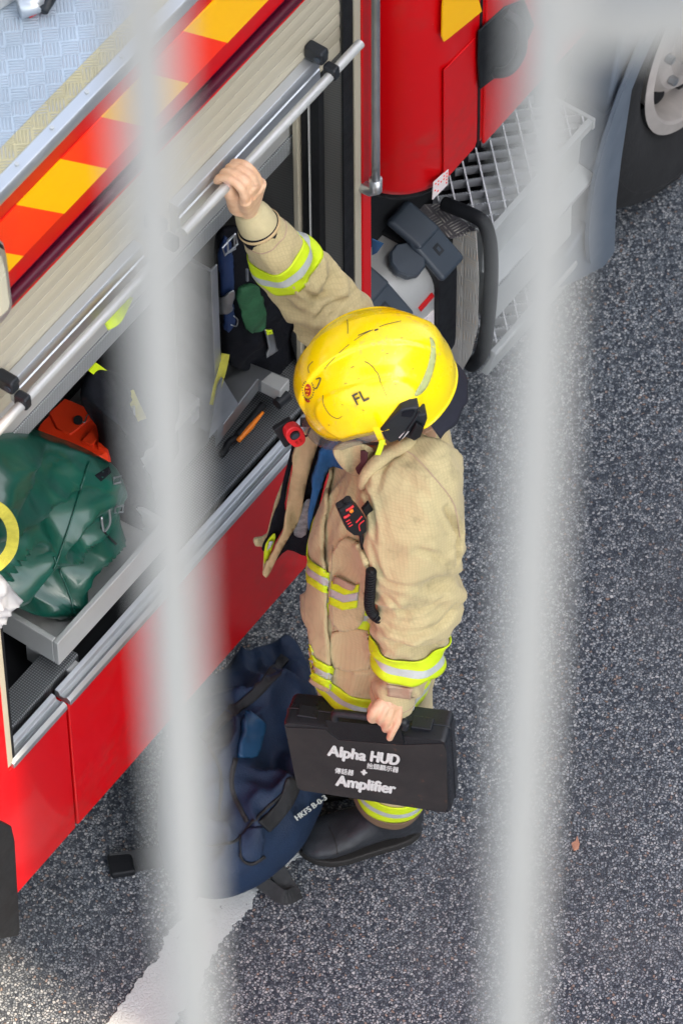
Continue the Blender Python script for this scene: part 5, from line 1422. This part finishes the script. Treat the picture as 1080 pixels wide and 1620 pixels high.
# ---- things in the locker
def ridg(name): pass
M['green'] = simple('green_pvc', (.003, .066, .045), .36, 0, .25, 8, .001, 30, .3)
GB = emp('green_holdall', AY(90, 860, YS + .1), 'crumpled dark green vinyl holdall in the open drawer tray below the red box', 'bag')
gb = pillow([(-60, 720), (0, 690), (50, 688), (100, 704), (150, 722), (176, 735), (184, 775), (188, 830), (188, 868), (172, 915), (150, 955), (118, 993), (90, 978), (60, 974), (30, 962), (-20, 940), (-80, 900), (-90, 800)], YS + .115, .030, .20, 'bag_body', M['green'], GB, 'y', 48, 5.0, .075, .32, 1.15, None, .22)
gbv = bvh_of(gb)
px_line([(85, 880), (95, 905), (108, 935), (116, 960), (119, 990)], 3, gbv, .004, .004, 'bag_seam', M['green'], gb, step=7)
px_line([(140, 730), (128, 770), (110, 830), (92, 880), (85, 900)], 2.0, gbv, .004, .004, 'bag_seam', M['green'], gb, step=7)
px_patch([(150, 752), (172, 738), (176, 748), (160, 762)], gbv, .001, .001, 'opening', M['lining'], gb, step=5)
MB().tube(smooth_line([cast(gbv, 160, 815, .004), cast(gbv, 163, 832, .012), cast(gbv, 172, 818, .012), cast(gbv, 174, 806, .004)], 5), .0025, 8).build('buckle', M['steel'], gb, smooth=True)
for (x, y) in ((184, 758), (187, 800)): MB().tube([cast(gbv, x - 6, y, .004), cast(gbv, x + 4, y - 2, .006), cast(gbv, x + 3, y + 8, .006), cast(gbv, x - 6, y + 8, .004)], .002, 8, closed=True).build('ring', M['steel'], gb)
px_line([(160, 834), (172, 850), (184, 862)], 2, gbv, .003, .003, 'stitching', M['rubber'], gb, step=6)
M['oldyellow'] = simple('frayed_yellow_webbing', (.55, .50, .06), .8, 0, .15, 60, .001, 400)
def web2(path, w_, th=.004):
    pts = smooth_line(path, 6); m = MB(); rg = []
    for i, p in enumerate(pts):
        t = (pts[min(i + 1, len(pts) - 1)] - pts[max(i - 1, 0)]).normalized(); sdv = t.cross(-CF).normalized() * w_ / 2; nv_ = sdv.cross(t).normalized() * th / 2
        rg.append([p - sdv - nv_, p + sdv - nv_, p + sdv + nv_, p - sdv + nv_])
    return m.loft(rg)
yw = web2([AY(-30, 790, YS + .0), AY(4, 808, YS), AY(20, 835, YS), AY(18, 868, YS), AY(0, 892, YS), AY(-30, 910, YS)], .022).build('yellow_sling', M['oldyellow'])
tag(yw, 'frayed yellow webbing sling looped over the green holdall at the left edge', 'sling')
def plasticbag():
    q = NT('thin_white_plastic'); q.set(color=(.42, .44, .48), rough=.3, trans=.15, alpha=.93); return q.m
wb = pillow([(-80, 905), (-30, 900), (-4, 905), (12, 922), (22, 942), (18, 958), (4, 980), (-16, 992), (-60, 1000)], YS - .005, .02, .03, 'plastic_bag', plasticbag(), None, 'y', 22, 9.0, .026, .45, 2.6)
tag(wb, 'crumpled thin white plastic bag hanging at the left edge under the green holdall', 'bag')
# red hard case
M['redcase'] = simple('orange_red_plastic', (.95, .06, .014), .35, 0, .08, 10, .0003, 200, .2)
zc = AY(150, 690, YS + .20).z
RC = emp('red_equipment_case', AZ(120, 690, zc), 'orange red plastic equipment case lying behind the green holdall', 'case')
zr = ztr1 + .15
def RZ(px, py, dz=0.0): return AZ(px, py, zr + dz)
top = [RZ(60, 668), RZ(100, 636), RZ(118, 640), RZ(172, 664), RZ(186, 684), RZ(188, 700), RZ(160, 728), RZ(100, 720), RZ(50, 700)]
cen = sum(top, Vector()) / len(top)
lv = [[cen + (p - cen) * s_ + Vector((0, 0, dz)) for p in rr(top, 4, .02)] for dz, s_ in ((-.075, .96), (-.05, 1.0), (-.046, 1.03), (-.038, 1.03), (-.034, 1.0), (-.006, .97), (0, .93))]
rc = MB().loft(lv).build('case_shell', M['redcase'], RC, auto=35)
MB().prism([RZ(78, 655, .0005), RZ(103, 632, .0005), RZ(158, 656, .0005), RZ(112, 690, .0005), RZ(90, 680, .0005)], (0, 0, .006)).build('lid_rib', M['redcase'], rc, bevel=.003)
MB().prism([RZ(128, 700, .0005), RZ(160, 668, .0005), RZ(175, 676, .0005), RZ(146, 708, .0005)], (0, 0, .007)).build('lid_rib', M['redcase'], rc, bevel=.003)
MB().tube([RZ(124, 667, .004), RZ(124, 664, .014)], .009, 16).build('valve', M['rubber'], rc, auto=40)
MB().tube(smooth_line([RZ(128, 665, .01), RZ(134, 668, .01), RZ(138, 658, .01), RZ(142, 653, .008)], 5), .0014, 6).build('valve_chain', M['steel'], rc)
MB().obox(RZ(168, 716, -.01), Vector((.004, .004, 0)), Vector((0, 0, .02)), Vector((.004, -.016, 0))).build('case_hinge', M['redcase'], rc, bevel=.001)
# breathing set in the left of the locker: black cylinder harness with yellow tags
BA = emp('breathing_apparatus', Vector((AY(190, 640, YS + .35).x, YS + .35, ZS + .03)), 'black breathing apparatus harness with yellow tags standing behind the blurred railing bar', 'breathing set')
bp = AY(215, 640, YS + .22)
MB().tube([Vector((bp.x, bp.y, ZS + .04)), Vector((bp.x, bp.y, ZS + .1)), Vector((bp.x, bp.y, ZS + .58)), Vector((bp.x, bp.y, ZS + .62)), Vector((bp.x, bp.y, ZS + .66))], .085, 28, rs=[.07, .085, .085, .06, .03]).build('cylinder', M['dark'], BA, auto=50)
sc_ = [(150, 588), (172, 586), (192, 600), (200, 640), (212, 700), (230, 760), (228, 820), (200, 850), (190, 800), (184, 720), (168, 660), (140, 630)]
hn = pillow(sc_, YS + .15, .04, .05, 'harness', M['lining'], BA, 'y', 20, 3.3, .03, .5, 2.0)
web2([AY(146, 580, YS + .15), AY(160, 590, YS + .15), AY(174, 600, YS + .155)], .021, .004).build('yellow_tag', M['hivis'], BA)
web2([AY(205, 620, YS + .15), AY(214, 640, YS + .15), AY(226, 665, YS + .16), AY(232, 682, YS + .17)], .018, .003).build('yellow_tag', M['oldyellow'], BA)
for x in (186, 211): MB().obox(AY(x, 650, YS + .15), Vector((.003, 0, 0)), Vector((0, .003, 0)), Vector((0, 0, .014))).build('chrome_clip', M['alu'], BA)
MB().tube(smooth_line([AY(155, 600, YS + .2), AY(170, 640, YS + .16), AY(182, 690, YS + .16), AY(196, 740, YS + .18)], 6), .012, 12).build('hose', M['rubber'], BA, smooth=True)
yk = web2([AY(168, 514, YS - .02), AY(184, 505, YS - .02), AY(196, 482, YS - .0), AY(202, 470, YS + .02)], .020).build('yellow_tie', M['hivis']); tag(yk, 'short bright yellow strap hanging over the shelf beam near the shutter bar', 'strap')
# black kit bag hanging right of the divider
BK = emp('black_harness_bag', AY(410, 560, YS + .3), 'black harness pack with a green pouch hanging under the raised sleeve', 'harness')
bk = pillow([(352, 375), (372, 358), (400, 372), (440, 410), (490, 450), (540, 520), (530, 600), (480, 612), (430, 600), (395, 588), (365, 575), (354, 520), (352, 440)], YS + .15, .03, .06, 'pack', M['lining'], BK, 'y', 24, 1.2, .018, .5, 1.6)
bkv = bvh_of(bk)
M['greenweb'] = simple('green_quilted_pouch', (.025, .12, .05), .7, 0, .2, 30, .003, 60)
px_patch([(374, 459), (398, 448), (404, 462), (410, 480), (413, 500), (410, 518), (395, 522), (386, 512), (380, 485)], bkv, .014, .014, 'green_pouch', M['greenweb'], BK, step=4, smooth_k=3)
px_patch([(356, 372), (364, 400), (368, 440), (366, 478), (372, 500), (364, 515), (356, 515), (353, 440), (350, 400)], bkv, .010, .01, 'blue_cover', simple('blue_cover', (.015, .04, .13), .6), BK, step=5, smooth_k=2)
px_patch([(353, 460), (364, 446), (366, 460), (360, 478), (353, 484)], bkv, .022, .002, 'grey_tape', M['steel'], BK, step=4, smooth_k=2)
px_patch([(412, 519), (422, 516), (432, 552), (420, 558)], bkv, .012, .004, 'metal_tag', M['steel'], BK, step=4)
px_patch([(413, 519), (422, 516), (424, 524), (414, 527)], bkv, .014, .003, 'yellow_tag', M['hivis'], BK, step=4)
MB().tube([AY(x, y, YS + .11) for x, y in ((352, 392), (372, 370), (376, 386), (356, 404))], .002, 8, closed=True).build('wire_frame', M['alu'], BK)
MB().tube([AY(x, y, YS + .11) for x, y in ((360, 380), (361, 400), (372, 394), (370, 372))], .002, 8, closed=True).build('wire_frame', M['alu'], BK)
MB().obox(AY(391, 435, YS + .11), Vector((.002, 0, 0)), Vector((0, .002, 0)), Vector((0, 0, .018))).build('chrome_clip', M['alu'], BK)
MB().tube(smooth_line([AY(366, 514, YS + .11), AY(374, 516, YS + .13), AY(376, 506, YS + .13), AY(370, 500, YS + .11)], 5), .0013, 6).build('wire_loop', M['alu'], BK)
# yellow-green strap by the divider, orange handled cutter on the floor
ys2 = web2([AY(357, 560, yd - .006), AY(352, 585, yd - .012), AY(344, 612, yd - .012), AY(338, 640, yd - .006)], .016).build('lashing_strap', M['oldyellow']); tag(ys2, 'faded yellow lashing strap hanging down the edge of the aluminium divider', 'strap')
zfl = ZS + .012
OC = emp('orange_handled_tool', AZ(395, 675, zfl), 'hand tool with an orange and black handle lying on the dimpled locker floor', 'tool')
MB().tube([AZ(416, 640, zfl + .02), AZ(396, 668, zfl + .02), AZ(376, 690, zfl + .02)], .010, 12, rs=[.008, .010, .009]).build('black_handle', M['rubber'], OC, auto=50)
MB().tube([AZ(416, 652, zfl + .024), AZ(396, 676, zfl + .024), AZ(377, 697, zfl + .022)], .0055, 12, rs=[.003, .0062, .005]).build('orange_grip', M['orange'], OC, auto=50)
MB().tube(smooth_line([AZ(377, 690, zfl + .015), AZ(362, 700, zfl + .012), AZ(356, 712, zfl + .01), AZ(350, 720, zfl + .01)], 4), .007, 10).build('tool_head', M['rubber'], OC, smooth=True)

# clutter half hidden by the blurred bar
TB = emp('metal_toolbox', AY(245, 800, YS + .16), 'grey metal toolbox standing on the locker floor behind the left railing bar', 'toolbox')
tbx = AY(228, 830, YS + .14)
tbb = MB().box(tbx.x, tbx.x + .22, YS + .14, YS + .34, ZS + .02, ZS + .17).build('box_body', M['steel'], TB, bevel=.004)
MB().box(tbx.x - .003, tbx.x + .223, YS + .137, YS + .343, ZS + .171, ZS + .20).build('lid', M['alu_dull'], TB, bevel=.004)
MB().tube(smooth_line([Vector((tbx.x + .05, YS + .24, ZS + .2)), Vector((tbx.x + .06, YS + .24, ZS + .23)), Vector((tbx.x + .16, YS + .24, ZS + .23)), Vector((tbx.x + .17, YS + .24, ZS + .2))], 5), .006, 10).build('carry_handle', M['rubber'], TB, smooth=True)
for k in (.05, .16): MB().box(tbx.x + k, tbx.x + k + .02, YS + .132, YS + .136, ZS + .15, ZS + .185).build('latch', M['alu'], TB)
HO = []
for k in range(46):
    a = k * .55; rr_ = .055 + .0009 * k; c = AY(214, 738, YS + .16); HO.append(c + Vector((math.cos(a) * rr_, -.015 + .0012 * k, math.sin(a) * rr_)))
tag(MB().tube(smooth_line(HO, 3), .007, 10).build('coiled_hose', M['rubber'], None, smooth=True), 'small coil of black hose between the green holdall and the left railing bar', 'hose')

# ---- dry leaf, pale stone by the flap
lc = AZ(910, 1338, .004)
lf_ = MB().prism([lc + Vector((x * .75, y * .75, .003 * math.sin(x * 200))) for x, y in ((-.018, -.006), (-.004, -.012), (.010, -.006), (.03, .016), (.012, .008), (.0, .014), (-.008, .006))], (0, 0, .001)).build('dry_leaf', simple('dry_leaf', (.45, .22, .14), .7)); tag(lf_, 'small dry orange brown leaf lying on the asphalt at right', 'leaf')
